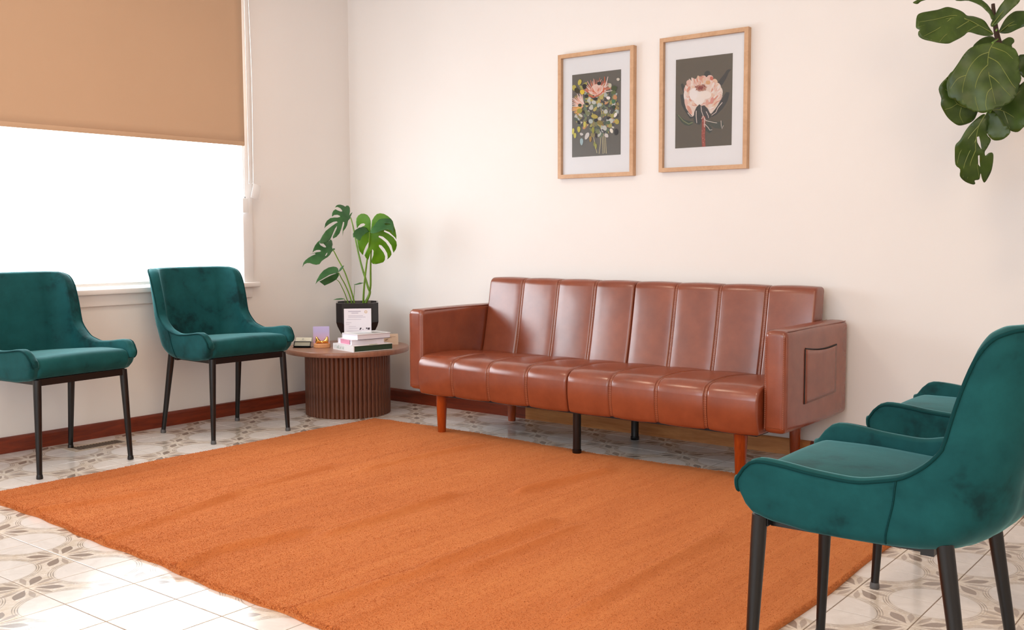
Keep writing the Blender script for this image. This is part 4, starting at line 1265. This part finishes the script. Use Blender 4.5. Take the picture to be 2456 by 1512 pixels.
# ================================================================== FIG TREE (top right)
fO = (4.03, -0.36, 0.0)
fig = thing('fiddle_leaf_fig', fO, 0, 'fiddle leaf fig with big veined leaves at the top right', 'plant')
tp = [Vector(p) for p in FTRUNK] + [Vector((3.95, -0.33, 1.0)), Vector((4.0, -0.36, 0.6)), Vector((4.03, -0.36, 0.36))]
path = smooth_path([p - Vector(fO) for p in tp], 5)
m_ = len(path)
tube('trunk', path, [0.006 + 0.012 * i / (m_ - 1) for i in range(m_)], M_BARK, fig, 10)
for i, (k, d) in enumerate(FIG.items()):
    leaf('leaf', d, M_FIG, fig, fO, 0.55, 0.0011, 12.0, d.get('vn'), i + 20, 0.0035, True)
for k, pts in FPET.items():
    path = smooth_path([Vector(p) - Vector(fO) for p in pts], 5)
    tube('petiole', path, 0.0032, M_MSTEM, fig, 7)
lathe('planter', [(0.13, 0.0), (0.17, 0.02), (0.19, 0.38), (0.18, 0.385), (0.175, 0.34), (0.0, 0.34)], plain('white_planter', (0.8, 0.78, 0.75, 1), 0.4), fig, 40)

# ================================================================== THINGS ON THE SIDE TABLE
M_PAPER = plain('white_paper', (0.83, 0.80, 0.86, 1), 0.6)
M_PAGES = plain('book_pages', (0.80, 0.77, 0.84, 1), 0.8)
M_COVERW = plain('white_book_cover', (0.82, 0.80, 0.80, 1), 0.35)
M_GREENB = plain('dark_green_page_edges', lin(42, 66, 48), 0.6)
M_INK = plain('dark_print', lin(58, 44, 58), 0.6)
M_GREYINK = plain('pale_grey_print', lin(196, 190, 204), 0.6)
M_GOLDPRINT = plain('pale_gold_print', lin(214, 190, 160), 0.5)
M_PINK = plain('pink_print', lin(226, 150, 176), 0.5)

def flat(name, polys, mat, parent, M, z=0.0004):
    """thin printed marks lying on a face: polys in local xy"""
    V, F = [], []
    for pl in polys:
        b = len(V)
        for x, y in pl:
            V.append(M @ Vector((x, y, z)))
        F.append(tuple(range(b, b + len(pl))))
    return obj(name, V, F, mat, parent, smooth=False)
def rect(x0, x1, y0, y1): return [(x0, y0), (x1, y0), (x1, y1), (x0, y1)]
def ring_(cx, cy, r0, r1, n=20):
    out = []
    for k in range(n):
        a, b = 2 * math.pi * k / n, 2 * math.pi * (k + 1) / n
        out.append([(cx + r0 * math.cos(a), cy + r0 * math.sin(a)), (cx + r1 * math.cos(a), cy + r1 * math.sin(a)), (cx + r1 * math.cos(b), cy + r1 * math.sin(b)), (cx + r0 * math.cos(b), cy + r0 * math.sin(b))])
    return out
def letters(txt, h, x, y, name, mat, parent, M, z=0.0005):
    cu = bpy.data.curves.new(name, 'FONT')
    cu.body = txt; cu.size = h; cu.align_x = 'CENTER'; cu.align_y = 'CENTER'
    o = bpy.data.objects.new(name, cu)
    COL.objects.link(o)
    dg = bpy.context.evaluated_depsgraph_get()
    me = bpy.data.meshes.new_from_object(o.evaluated_get(dg))
    bpy.data.objects.remove(o, do_unlink=True)
    me.transform(M @ Matrix.Translation((x, y, z)))
    me.materials.clear(); me.materials.append(mat)
    t = bpy.data.objects.new(name, me)
    COL.objects.link(t)
    t.parent = parent
    return t

def book(name, cx, cy, z, w, d, t, ang, cover, pages, label, spine='left'):
    b = thing(name, (cx, cy, z), ang, label, 'book', 'books stacked on the side table')
    c = 0.0022
    # x = along the fore edge facing the room, -y = towards the room
    bm = bmesh.new()
    add_box(bm, -w / 2, w / 2, -d / 2, d / 2, 0, c)
    add_box(bm, -w / 2, w / 2, -d / 2, d / 2, t - c, t)
    add_box(bm, -w / 2, w / 2, d / 2 - c, d / 2, c, t - c)
    from_bm('cover', bm, cover, b)
    box('pages', -w / 2 + 0.003, w / 2 - 0.003, -d / 2 + 0.0035, d / 2 - c, c, t - c, pages, b)
    return b
a1 = math.atan2(0.239, 0.054)
b1 = book('book', 0.601, -0.497, TZ, 0.245, 0.222, 0.034, a1, M_COVERW, M_GREENB, 'white hardback with dark green edge, bottom of the book stack')
# white short side with worn title, towards the window
box('end_panel', -0.1245, -0.1195, -0.111, 0.111, 0.0, 0.034, M_COVERW, b1)
mB = Matrix.Translation((-0.1248, 0.0, 0.017)) @ Matrix.Rotation(math.radians(-90), 4, 'Z') @ Matrix.Rotation(math.radians(90), 4, 'X')
rs = random.Random(5)
worn = []
for k in range(9):
    sx = -0.095 + k * 0.0125
    worn.append(rect(sx, sx + 0.0022, -0.009 + rs.uniform(-0.001, 0.001), 0.009))
    worn.append(rect(sx + 0.003, sx + 0.008, rs.choice((-0.009, -0.001, 0.007)), rs.choice((-0.0075, 0.0005, 0.0085)) + 0.0016))
flat('worn_title', [w_ for w_ in worn if w_[2][1] > w_[0][1]], plain('pale_green_print', lin(176, 188, 180), 0.6), b1, mB)
flat('cover_mark', [rect(-0.02, 0.03, -0.108, -0.09)], plain('leaf_green_print', lin(132, 160, 70), 0.6), b1, Matrix.Translation((0, 0, 0.034)))
b2 = book('book', 0.592, -0.502, TZ + 0.034, 0.200, 0.165, 0.028, a1 - 0.06, plain('pink_white_cover', (0.82, 0.72, 0.77, 1), 0.4), M_PAGES, 'pale paperback with pink cover, middle of the book stack')
flat('spine_print', [rect(-0.012, 0.012, -0.06, 0.05)], M_PINK, b2, Matrix.Translation((-0.1002, 0, 0.014)) @ Matrix.Rotation(math.radians(-90), 4, 'Y'))
b3 = book('book', 0.612, -0.482, TZ + 0.062, 0.212, 0.160, 0.029, a1 + 0.02, M_COVERW, M_PAGES, 'white book with landscape photo cover, top of the book stack')
mC = Matrix.Translation((0, 0, 0.029))
flat('cover_photo', [rect(-0.088, 0.088, -0.062, -0.028)], plain('grey_photo_print', lin(176, 172, 170), 0.5, vary=0.25, scale=40), b3, mC, 0.0003)
flat('cover_photo', [rect(-0.088, 0.02, -0.028, 0.05)], plain('pale_photo_print', lin(206, 208, 212), 0.5, vary=0.15, scale=30), b3, mC, 0.0003)
flat('cover_photo', [[(0.02, -0.028), (0.078, -0.028), (0.055, 0.02), (0.045, 0.025)]], plain('dark_hill_print', lin(120, 116, 106), 0.5), b3, mC, 0.0006)
box('pages_rim', -0.104, 0.104, -0.0806, -0.0795, 0.0, 0.0022, plain('navy_cover_edge', lin(52, 44, 78), 0.5), b3)

# flyer leaning on the planter
fl = thing('flyer', (0.466, -0.408, TZ), face + math.pi / 2, 'white printed flyer standing upright against the black planter', 'flyer')
mF = Matrix.Rotation(math.radians(90 - 2), 4, 'X')
box('sheet', -0.076, 0.076, 0.0, 0.212, -0.0008, 0.0008, M_PAPER, fl, 0, 2, mF)
lines = [rect(-0.052, 0.018, 0.193, 0.199), rect(-0.034, 0.004, 0.184, 0.189), rect(-0.052, 0.03, 0.170, 0.173), rect(-0.052, 0.044, 0.162, 0.165), rect(-0.06, 0.02, 0.150, 0.1525),
         rect(-0.066, -0.035, 0.132, 0.1345), rect(-0.066, -0.046, 0.122, 0.124), rect(-0.05, -0.01, 0.110, 0.112), rect(-0.05, 0.0, 0.100, 0.102), rect(-0.06, 0.02, 0.085, 0.087)]
flat('text_lines', lines, M_GREYINK, fl, mF, 0.0012)
flat('round_logo', ring_(0.046, 0.193, 0.004, 0.0085), M_GOLDPRINT, fl, mF, 0.0012)
flat('photo_strip', [[(0.008, 0.092), (0.016, 0.092), (0.022, 0.103), (0.014, 0.104)], rect(0.046, 0.053, 0.096, 0.104), [(0.054, 0.092), (0.066, 0.092), (0.068, 0.104), (0.056, 0.103)], rect(0.027, 0.031, 0.092, 0.096)], M_INK, fl, mF, 0.0012)

# black card holder with pale cards at the left
mfd = math.atan2(-4.3753 + 0.62, 4.6937 - 0.25) + math.pi / 2
ch = thing('card_holder', (0.268, -0.640, TZ), mfd - 0.30, 'small black card holder with pale cards at the left of the table', 'card holder')
M_CARD = plain('pale_green_white_card', lin(206, 200, 180), 0.6)
mH = Matrix.Rotation(math.radians(58), 4, 'X')
box('card_stack', -0.045, 0.045, 0.006, 0.056, 0.004, 0.011, M_CARD, ch, 0, 2, Matrix.Translation((0, 0.004, 0)) @ mH)
bm = bmesh.new()
add_box(bm, -0.049, 0.049, -0.030, 0.030, 0.0, 0.003)
add_box(bm, -0.049, -0.044, 0.0, 0.030, 0.011, 0.016, Matrix.Translation((0, -0.006, 0)) @ mH)
add_box(bm, 0.044, 0.049, 0.0, 0.030, 0.011, 0.016, Matrix.Translation((0, -0.006, 0)) @ mH)
add_box(bm, -0.049, 0.049, 0.027, 0.031, 0.011, 0.016, Matrix.Translation((0, -0.006, 0)) @ mH)
add_box(bm, -0.049, 0.049, 0.0, 0.003, 0.0, 0.016, Matrix.Translation((0, -0.006, 0)) @ mH)
from_bm('tray', bm, M_BLACK, ch)
box('front_card', -0.044, 0.044, 0.003, 0.027, 0.012, 0.0135, plain('grey_label', lin(150, 146, 128), 0.6), ch, 0, 2, Matrix.Translation((0, -0.006, 0)) @ mH)
flat('round_logo', ring_(-0.004, 0.045, 0.0025, 0.0055, 16) + [rect(-0.02, 0.014, 0.0355, 0.037)], plain('grey_print', lin(150, 150, 138), 0.6), ch, Matrix.Translation((0, 0.004, 0)) @ mH, 0.0114)

# lilac card in a wooden puck with a gilded bow
M_GOLD = plain('polished_gold', (0.86, 0.52, 0.16, 1), 0.2, 1.0)
pk_ang = math.atan2(-4.3753 + 0.575, 4.6937 - 0.345) + math.pi / 2
pc = thing('bow_ornament', (0.350, -0.572, TZ), pk_ang, 'small gold bow ornament on a round wooden base', 'ornament')
lathe('base', [(0.044, 0.0), (0.046, 0.002), (0.046, 0.020), (0.044, 0.022)], M_TAN_PUCK, pc, 40)
def wing(s):
    # folded wing: pointed loop of a bow, thick and creased
    ol = [(0.004, 0.012), (0.010, 0.017), (0.020, 0.028), (0.030, 0.040), (0.034, 0.030), (0.0355, 0.016), (0.034, 0.0), (0.022, 0.002), (0.012, 0.0), (0.004, 0.002)]
    V, F = [], []
    for sd in (-1, 1):
        for x, z in ol:
            V.append((s * x, sd * (0.006 + 0.10 * x) * (1 if sd < 0 else 0.7) + 0.0, 0.0225 + z))
    n_ = len(ol)
    cF = len(V)
    V.append((s * 0.022, -0.017, 0.0225 + 0.016)); V.append((s * 0.022, 0.012, 0.0225 + 0.016))
    for i in range(n_):
        j = (i + 1) % n_
        F.append((i, j, cF)); F.append((n_ + j, n_ + i, cF + 1)); F.append((j, i, n_ + i, n_ + j))
    o = obj('bow_loop', V, F, M_GOLD, pc, smooth=False)
    bm = bmesh.new(); bm.from_mesh(o.data); bmesh.ops.subdivide_edges(bm, edges=bm.edges, cuts=1, smooth=0.35); bmesh.ops.recalc_face_normals(bm, faces=bm.faces); bm.to_mesh(o.data); bm.free()
    o.data.polygons.foreach_set('use_smooth', [True] * len(o.data.polygons))
wing(1); wing(-1)
lathe('knot', [(0.004, 0.0), (0.0085, 0.003), (0.0095, 0.008), (0.007, 0.013), (0.002, 0.0155)], M_GOLD, pc, 16, loc=(0, -0.003, 0.0225))
lc = thing('lilac_card', (0.327, -0.556, TZ), pk_ang, 'lilac card standing behind the gold bow ornament', 'card')
n = NT('lilac_card_print')
v = n.coord('Object')
sp_ = n.node('ShaderNodeSeparateXYZ'); n.t.links.new(v, sp_.inputs[0])
n.set(Base_Color=n.ramp(n.math('MULTIPLY', sp_.outputs[2], 9.0), [(0.25, lin(216, 176, 206)), (0.75, lin(190, 180, 226))]), Roughness=0.5)
box('sheet', -0.045, 0.045, -0.0008, 0.0008, 0.0, 0.112, n.m, lc, 0, 2, Matrix.Translation((0, 0.0315, 0.0)) @ Matrix.Rotation(math.radians(-6), 4, 'X'))

# beige card leaning behind the books
bc = thing('small_card', (0.560, -0.245, TZ), math.atan2(0.78, 0.62), 'small beige printed card standing right of the book stack', 'card')
mK = Matrix.Rotation(math.radians(90 - 10), 4, 'X')
box('sheet', -0.045, 0.045, 0.0, 0.062, -0.0006, 0.0006, plain('beige_card', lin(224, 200, 176), 0.6), bc, 0, 2, mK)
flat('print', [rect(-0.02, 0.03, 0.044, 0.046), rect(-0.02, 0.01, 0.039, 0.041), [(-0.03, 0.02), (-0.015, 0.028), (-0.01, 0.036), (-0.028, 0.032)]], plain('brown_print', lin(168, 140, 120), 0.6), bc, mK, 0.0009)

# ================================================================== PICTURES
M_MATB = plain('white_mat_board', (0.96, 0.94, 0.96, 1), 0.7)
def print_mat(name):
    n = NT(name)
    at = n.node('ShaderNodeVertexColor'); at.layer_name = 'ink'
    n.set(Base_Color=at.outputs[0], Roughness=0.55, Specular_IOR_Level=0.3)
    return n.m
M_PRINT = print_mat('art_print_ink')
M_GLAZE = M_GLASS.copy(); M_GLAZE.name = 'matt_picture_glazing'
for nd in M_GLAZE.node_tree.nodes:
    if nd.type == 'BSDF_GLOSSY': nd.inputs['Roughness'].default_value = 0.42
def picture(name, x0, x1, z0, z1, ax0, ax1, az0, az1, label, shapes):
    p = thing(name, ((x0 + x1) / 2, YW, z0), 0, label, 'picture', 'framed flower prints')
    cx = (x0 + x1) / 2
    w, h = x1 - x0, z1 - z0
    b, dp = 0.0195, 0.030
    prof = [(0.0, 0.0), (0.0, -dp), (b, -dp), (b, -0.009), (b - 0.004, 0.0)]
    for side in range(4):
        # mitred moulding: each rail its own piece
        if side % 2 == 0: L, th = w, h
        V, F = [], []
        for end in (0, 1):
            for i, y in prof:
                if side == 0: q = ((-w / 2 + i) if end == 0 else (w / 2 - i), y, i)
                elif side == 1: q = (w / 2 - i, y, (i if end == 0 else h - i))
                elif side == 2: q = ((w / 2 - i) if end == 0 else (-w / 2 + i), y, h - i)
                else: q = (-w / 2 + i, y, (h - i if end == 0 else i))
                V.append(q)
        k = len(prof)
        for i in range(k):
            j = (i + 1) % k
            F.append((i, j, j + k, i + k))
        F.append(tuple(range(k))[::-1]); F.append(tuple(range(k, 2 * k)))
        o = obj('frame_rail', V, F, M_OAK, p, smooth=False)
        bm = bmesh.new(); bm.from_mesh(o.data); bmesh.ops.recalc_face_normals(bm, faces=bm.faces); bm.to_mesh(o.data); bm.free()
    box('mat_board', -w / 2 + b - 0.004, w / 2 - b + 0.004, -0.009, -0.004, b - 0.004, h - b + 0.004, M_MATB, p)
    # printed sheet
    A = Vector((ax0 - cx, -0.0092, az0 - z0)); aw, ah = ax1 - ax0, az1 - az0
    V, F, Cc = [], [], []
    dz = 0.0
    for pl, col in shapes:
        bI = len(V)
        for u, v in pl:
            u = min(max(u, 0.0), 1.0); v = min(max(v, 0.0), 1.0)
            V.append((A.x + u * aw, A.y - dz, A.z + (1 - v) * ah))
        F.append(tuple(range(bI, bI + len(pl))))
        Cc.append(col)
        dz += 0.0000115
    me = bpy.data.meshes.new('print')
    me.from_pydata(V, [], F)
    ca = me.color_attributes.new('ink', 'FLOAT_COLOR', 'CORNER')
    li = 0
    for f, c in zip(me.polygons, Cc):
        for _ in f.loop_indices:
            ca.data[li].color = c
            li += 1
    me.materials.append(M_PRINT)
    o = bpy.data.objects.new('print', me); COL.objects.link(o); o.parent = p
    box('glazing', -w / 2 + b - 0.002, w / 2 - b + 0.002, -0.0150, -0.0135, b - 0.002, h - b + 0.002, M_GLAZE, p)
    return p

def ell(cx, cy, rx, ry, rot=0, n=14, taper=0.0):
    c, s = math.cos(math.radians(rot)), math.sin(math.radians(rot))
    out = []
    for k in range(n):
        a = 2 * math.pi * k / n
        x, y = rx * math.cos(a), ry * math.sin(a)
        x *= 1 + taper * math.sin(a)
        out.append((cx + x * c - y * s, cy + x * s + y * c))
    return out
def stroke(pts, w0, w1):
    L, R = [], []
    n = len(pts)
    for i, (x, y) in enumerate(pts):
        ax, ay = pts[max(0, i - 1)]; bx2, by2 = pts[min(n - 1, i + 1)]
        dx, dy = bx2 - ax, by2 - ay
        l = math.hypot(dx, dy) or 1
        w = w0 + (w1 - w0) * i / (n - 1)
        L.append((x - dy / l * w, y + dx / l * w)); R.append((x + dy / l * w, y - dx / l * w))
    return L + R[::-1]
def strokes(pts, w0, w1):
    """as separate convex quads"""
    q = []
    s = stroke(pts, w0, w1)
    n = len(pts)
    for i in range(n - 1):
        q.append([s[i], s[i + 1], s[2 * n - 2 - i], s[2 * n - 1 - i]])
    return q
# --- print 1: wild bouquet (coordinates are image pixels read off an enlarged crop)
rnd = random.Random(21)
sh1 = [([(0, 0), (1, 0), (1, 1), (0, 1)], lin(88, 82, 72))]
def a1(pts): return [((x - 180) / 708.0, (y - (185 - 95 * (x - 180) / 708.0)) / (1193 + 45 * (x - 180) / 708.0)) for x, y in pts]
def put(lst, tr, pts, col): lst.append((tr(pts), col))
pal = [lin(176, 168, 70), lin(196, 178, 88), lin(120, 126, 70), lin(206, 204, 196), lin(188, 196, 190), lin(62, 78, 52), lin(40, 36, 38), lin(92, 116, 84), lin(214, 150, 90), lin(150, 132, 66), lin(34, 30, 34), lin(222, 214, 198)]
for st_ in (((548, 1310), (520, 1180), (490, 1040)), ((580, 1320), (600, 1150), (590, 900)), ((637, 1320), (630, 1150), (600, 850)), ((660, 1310), (650, 1120), (630, 850)), ((685, 1315), (672, 1130), (660, 900)), ((640, 850), (640, 700), (690, 470)), ((640, 800), (600, 650), (640, 520))):
    for q in strokes(st_, 4, 4): put(sh1, a1, q, lin(206, 190, 140))
for q in strokes(((645, 840), (640, 700), (660, 560), (700, 450)), 9, 6): put(sh1, a1, q, lin(206, 140, 80))
for k in range(330):
    t = rnd.random()
    ang = rnd.uniform(0, 2 * math.pi)
    rr_ = math.sqrt(rnd.random())
    x = 530 + 320 * rr_ * math.cos(ang); y = 660 + 400 * rr_ * math.sin(ang)
    if y > 820 and abs(x - 560) > 260 - (y - 820) * 0.55 and x > 330: continue
    if y < 330 and 420 < x < 720: continue
    col = rnd.choice(pal + [pal[0], pal[1], pal[2], pal[9], pal[5], pal[6], pal[10], pal[7]])
    put(sh1, a1, ell(x, y, rnd.uniform(15, 30), rnd.uniform(24, 44), rnd.uniform(-60, 60), 12, 0.25), col)
def bloom(cx, cy, n, r0, r1, a0, a1_, cols):
    for k in range(n):
        a = math.radians(a0 + (a1_ - a0) * (k + rnd.uniform(-0.3, 0.3)) / n)
        l = rnd.uniform(0.8, 1.05) * r1
        ex, ey = cx + l * math.cos(a), cy - l * math.sin(a)
        mx2, my2 = cx + 0.55 * l * math.cos(a + 0.1), cy - 0.55 * l * math.sin(a + 0.1)
        for q in strokes(((cx + r0 * math.cos(a), cy - r0 * math.sin(a)), (mx2, my2), (ex, ey)), 13, 4): put(sh1, a1, q, rnd.choice(cols))
pk1 = [lin(232, 176, 158), lin(240, 214, 204), lin(214, 120, 84), lin(236, 196, 182), lin(200, 100, 70)]
bloom(560, 470, 26, 20, 250, 20, 165, pk1)
put(sh1, a1, ell(560, 390, 95, 80, 10), lin(238, 208, 196))
bloom(560, 480, 18, 20, 150, 25, 165, pk1[:4])
for q in strokes(((430, 470), (500, 500), (560, 480), (630, 430)), 14, 6): put(sh1, a1, q, lin(206, 110, 76))
for q in strokes(((640, 430), (670, 300), (660, 200)), 12, 5): put(sh1, a1, q, lin(214, 110, 66))
for q in strokes(((660, 360), (690, 280), (710, 200)), 10, 4): put(sh1, a1, q, lin(238, 214, 206))
bloom(360, 620, 16, 15, 190, 95, 225, [lin(238, 206, 196), lin(234, 180, 160), lin(240, 222, 214)])
bloom(330, 640, 10, 10, 150, 185, 250, [lin(224, 160, 80), lin(232, 190, 100), lin(226, 170, 120)])
for x, y, rx, ry, c in ((585, 300, 30, 26, 6), (400, 485, 28, 28, 6), (530, 525, 30, 22, 6), (305, 620, 28, 24, 5), (410, 600, 26, 20, 6), (430, 865, 30, 26, 6), (288, 868, 22, 32, 6), (720, 800, 28, 24, 6), (540, 835, 30, 24, 10),
                        (470, 660, 32, 26, 3), (510, 575, 34, 28, 3), (600, 610, 26, 26, 4), (465, 850, 32, 34, 4), (755, 840, 34, 38, 3), (670, 945, 28, 40, 3), (360, 715, 16, 26, 6), (720, 865, 30, 26, 7), (300, 700, 40, 34, 0), (520, 780, 50, 30, 1), (600, 870, 46, 34, 9), (840, 850, 32, 40, 1), (830, 1000, 28, 50, 6)):
    put(sh1, a1, ell(x, y, rx, ry, rnd.uniform(-25, 25)), pal[c])
for x, y, rx, ry, rot, c in ((330, 1040, 26, 20, 20, lin(214, 208, 204)), (331, 1150, 24, 52, 0, lin(176, 196, 200)), (410, 1065, 28, 56, 25, lin(216, 210, 206)), (695, 1055, 26, 32, -40, lin(220, 212, 208)), (765, 985, 22, 36, -20, lin(214, 208, 196)), (232, 1060, 20, 40, 0, lin(186, 180, 90)), (290, 970, 24, 44, 0, lin(180, 172, 84)), (205, 1000, 18, 46, 5, lin(190, 184, 100)), (376, 900, 20, 46, 0, lin(186, 178, 88)),
                          (820, 755, 20, 38, 25, lin(214, 206, 196)), (790, 560, 26, 32, 0, lin(70, 110, 84)), (795, 640, 26, 30, 0, lin(46, 62, 48)), (718, 510, 28, 24, 0, lin(214, 208, 204)), (540, 1215, 16, 40, 0, lin(150, 150, 86)), (520, 1180, 14, 34, 10, lin(132, 136, 78)), (462, 1110, 18, 44, 0, lin(150, 122, 72)), (500, 980, 20, 50, 0, lin(140, 140, 66)), (545, 1055, 18, 36, 0, lin(58, 52, 54)), (855, 240, 22, 22, 0, lin(190, 184, 172)), (740, 330, 24, 34, 0, lin(184, 180, 160)), (220, 370, 30, 42, 0, lin(170, 160, 80)), (300, 290, 26, 44, 20, lin(176, 166, 76)), (340, 430, 34, 36, 0, lin(202, 176, 60)), (370, 350, 30, 40, 0, lin(44, 42, 40)), (260, 410, 44, 34, 40, lin(58, 54, 36)), (800, 370, 40, 40, 0, lin(66, 78, 52)), (790, 430, 36, 30, 0, lin(88, 100, 66))):
    put(sh1, a1, ell(x, y, rx, ry, rot, 14, -0.2), c)
picture('picture_frame', 1.570, 2.024, 1.290, 1.923, 1.646, 1.941, 1.398, 1.817, 'oak framed print of a mixed wildflower bouquet, left of the two pictures', sh1)

# --- print 2: single pale pink bloom (image pixels of another enlarged crop)
sh2 = [([(0, 0), (1, 0), (1, 1), (0, 1)], lin(86, 74, 56))]
def a2(pts): return [((x - 110) / 825.0, (y - (150 - 112 * (x - 110) / 825.0)) / (1285 + 52 * (x - 110) / 825.0)) for x, y in pts]
dk, dk2, gr = lin(34, 28, 26), lin(24, 26, 24), lin(40, 54, 34)
for pl, c in (([(700, 520), (760, 420), (820, 340), (860, 280), (920, 270), (880, 320), (850, 400), (800, 490), (730, 560)], dk),
              ([(525, 380), (535, 320), (575, 295), (615, 310), (625, 360), (600, 420), (540, 430)], dk2),
              ([(185, 500), (215, 485), (250, 540), (290, 640), (230, 640), (205, 570)], dk2),
              ([(180, 650), (260, 640), (330, 800), (400, 980), (330, 1000), (260, 900), (200, 800)], dk2),
              ([(640, 940), (720, 800), (790, 700), (850, 600), (900, 610), (870, 730), (800, 850), (720, 930), (650, 970)], dk),
              ([(125, 935), (170, 950), (240, 1010), (320, 1030), (380, 1035), (375, 1075), (320, 1100), (260, 1095), (200, 1050)], gr)):
    put(sh2, a2, pl, c)
for q in strokes(((150, 945), (230, 1030), (310, 1075), (370, 1050)), 6, 10): put(sh2, a2, q, lin(112, 118, 70))
rnd = random.Random(8)
body = [(240, 690), (235, 620), (255, 540), (290, 480), (360, 440), (440, 400), (520, 390), (600, 390), (670, 420), (740, 490), (785, 560), (795, 640), (770, 720), (730, 800), (690, 860), (640, 920), (560, 900), (480, 850), (400, 930), (370, 965), (320, 920), (270, 850), (245, 770)]
put(sh2, a2, body, lin(240, 218, 206))
pet_c = [lin(246, 226, 216), lin(238, 196, 182), lin(244, 212, 200), lin(226, 160, 138), lin(248, 234, 228), lin(240, 204, 178)]
for x, y, rx, ry, rot in ((310, 475, 42, 40, 30), (378, 455, 24, 40, 10), (450, 425, 36, 48, 5), (530, 405, 32, 38, -5), (615, 405, 48, 46, -15), (690, 455, 34, 44, -25), (740, 510, 26, 44, -35), (775, 590, 24, 56, -10), (765, 680, 24, 50, 10), (265, 560, 26, 60, 20), (255, 660, 24, 70, 0), (275, 780, 26, 70, -15), (320, 870, 26, 70, -25), (690, 780, 28, 70, 25)):
    put(sh2, a2, ell(x, y, rx, ry, rot), rnd.choice(pet_c))
for k in range(130):
    a = rnd.uniform(0, 2 * math.pi); r = math.sqrt(rnd.uniform(0.22, 0.95))
    x, y = 510 + 270 * r * math.cos(a), 640 + 260 * r * math.sin(a)
    if y > 830 and 400 < x < 640: continue
    put(sh2, a2, ell(x, y, rnd.uniform(8, 18), rnd.uniform(22, 46), math.degrees(math.atan2(x - 510, 700 - y)) * 0.5 + rnd.uniform(-12, 12), 10), rnd.choice(pet_c))
for x, y, rx, ry, rot, c in ((590, 470, 34, 30, 0, lin(226, 170, 120)), (640, 410, 24, 30, -20, lin(216, 112, 86)), (305, 570, 20, 46, 25, lin(222, 150, 126)), (650, 730, 24, 50, 10, lin(226, 150, 138)), (580, 760, 22, 44, 0, lin(230, 172, 156)), (460, 690, 90, 110, 0, lin(246, 234, 228)), (380, 640, 60, 90, 10, lin(248, 238, 236)), (560, 650, 80, 60, 0, lin(248, 234, 226))):
    put(sh2, a2, ell(x, y, rx, ry, rot), c)
put(sh2, a2, ell(490, 550, 78, 46, -8), lin(206, 150, 124))
for k in range(70):
    a = rnd.uniform(0, 6.28); r = math.sqrt(rnd.random())
    put(sh2, a2, ell(490 + 92 * r * math.cos(a), 550 + 56 * r * math.sin(a), 7, 6, 0, 6), rnd.choice([lin(140, 44, 30), lin(120, 40, 30), lin(180, 100, 80)]))
put(sh2, a2, ell(485, 548, 42, 26, -8), lin(142, 40, 26))
for pl, c in (([(385, 1010), (395, 900), (425, 830), (470, 785), (495, 810), (515, 920), (505, 1040), (470, 1085), (400, 1060)], dk2),
              ([(497, 810), (540, 800), (590, 850), (630, 930), (640, 970), (600, 1000), (560, 990), (515, 920)], lin(40, 34, 38)),
              ([(560, 1010), (660, 1030), (760, 1040), (810, 1030), (820, 1080), (790, 1140), (700, 1130), (620, 1080)], lin(58, 62, 48)),
              ([(550, 1070), (600, 1070), (650, 1120), (660, 1170), (620, 1210), (570, 1170)], lin(44, 54, 44))):
    put(sh2, a2, pl, c)
for q in strokes(((530, 960), (535, 1100), (530, 1250), (540, 1410)), 26, 26): put(sh2, a2, q, lin(168, 66, 46))
for k in range(40): put(sh2, a2, ell(rnd.uniform(512, 556), rnd.uniform(970, 1400), 6, 9, 0, 7), rnd.choice([lin(196, 96, 72), lin(140, 44, 34), lin(206, 120, 100)]))
for pts_, w in ((((495, 815), (500, 880), (530, 960), (570, 1030)), 5), (((424, 880), (424, 960), (435, 1060)), 6), (((570, 890), (600, 950), (605, 985)), 5), (((800, 755), (740, 830), (710, 900), (650, 945)), 5), (((565, 1020), (640, 1040), (730, 1055)), 5), (((555, 1075), (600, 1120), (625, 1160), (660, 1155)), 5), (((785, 1020), (790, 1100), (800, 1140), (820, 1090)), 4), (((300, 910), (340, 960), (370, 965)), 5), (((780, 600), (800, 640), (775, 700)), 5), (((505, 1000), (530, 950), (545, 1000), (548, 1120)), 6)):
    for q in strokes(pts_, w, w * 0.8): put(sh2, a2, q, lin(224, 206, 196))
picture('picture_frame', 2.170, 2.628, 1.300, 1.936, 2.248, 2.543, 1.411, 1.830, 'oak framed print of a single pale pink protea, right of the two pictures', sh2)
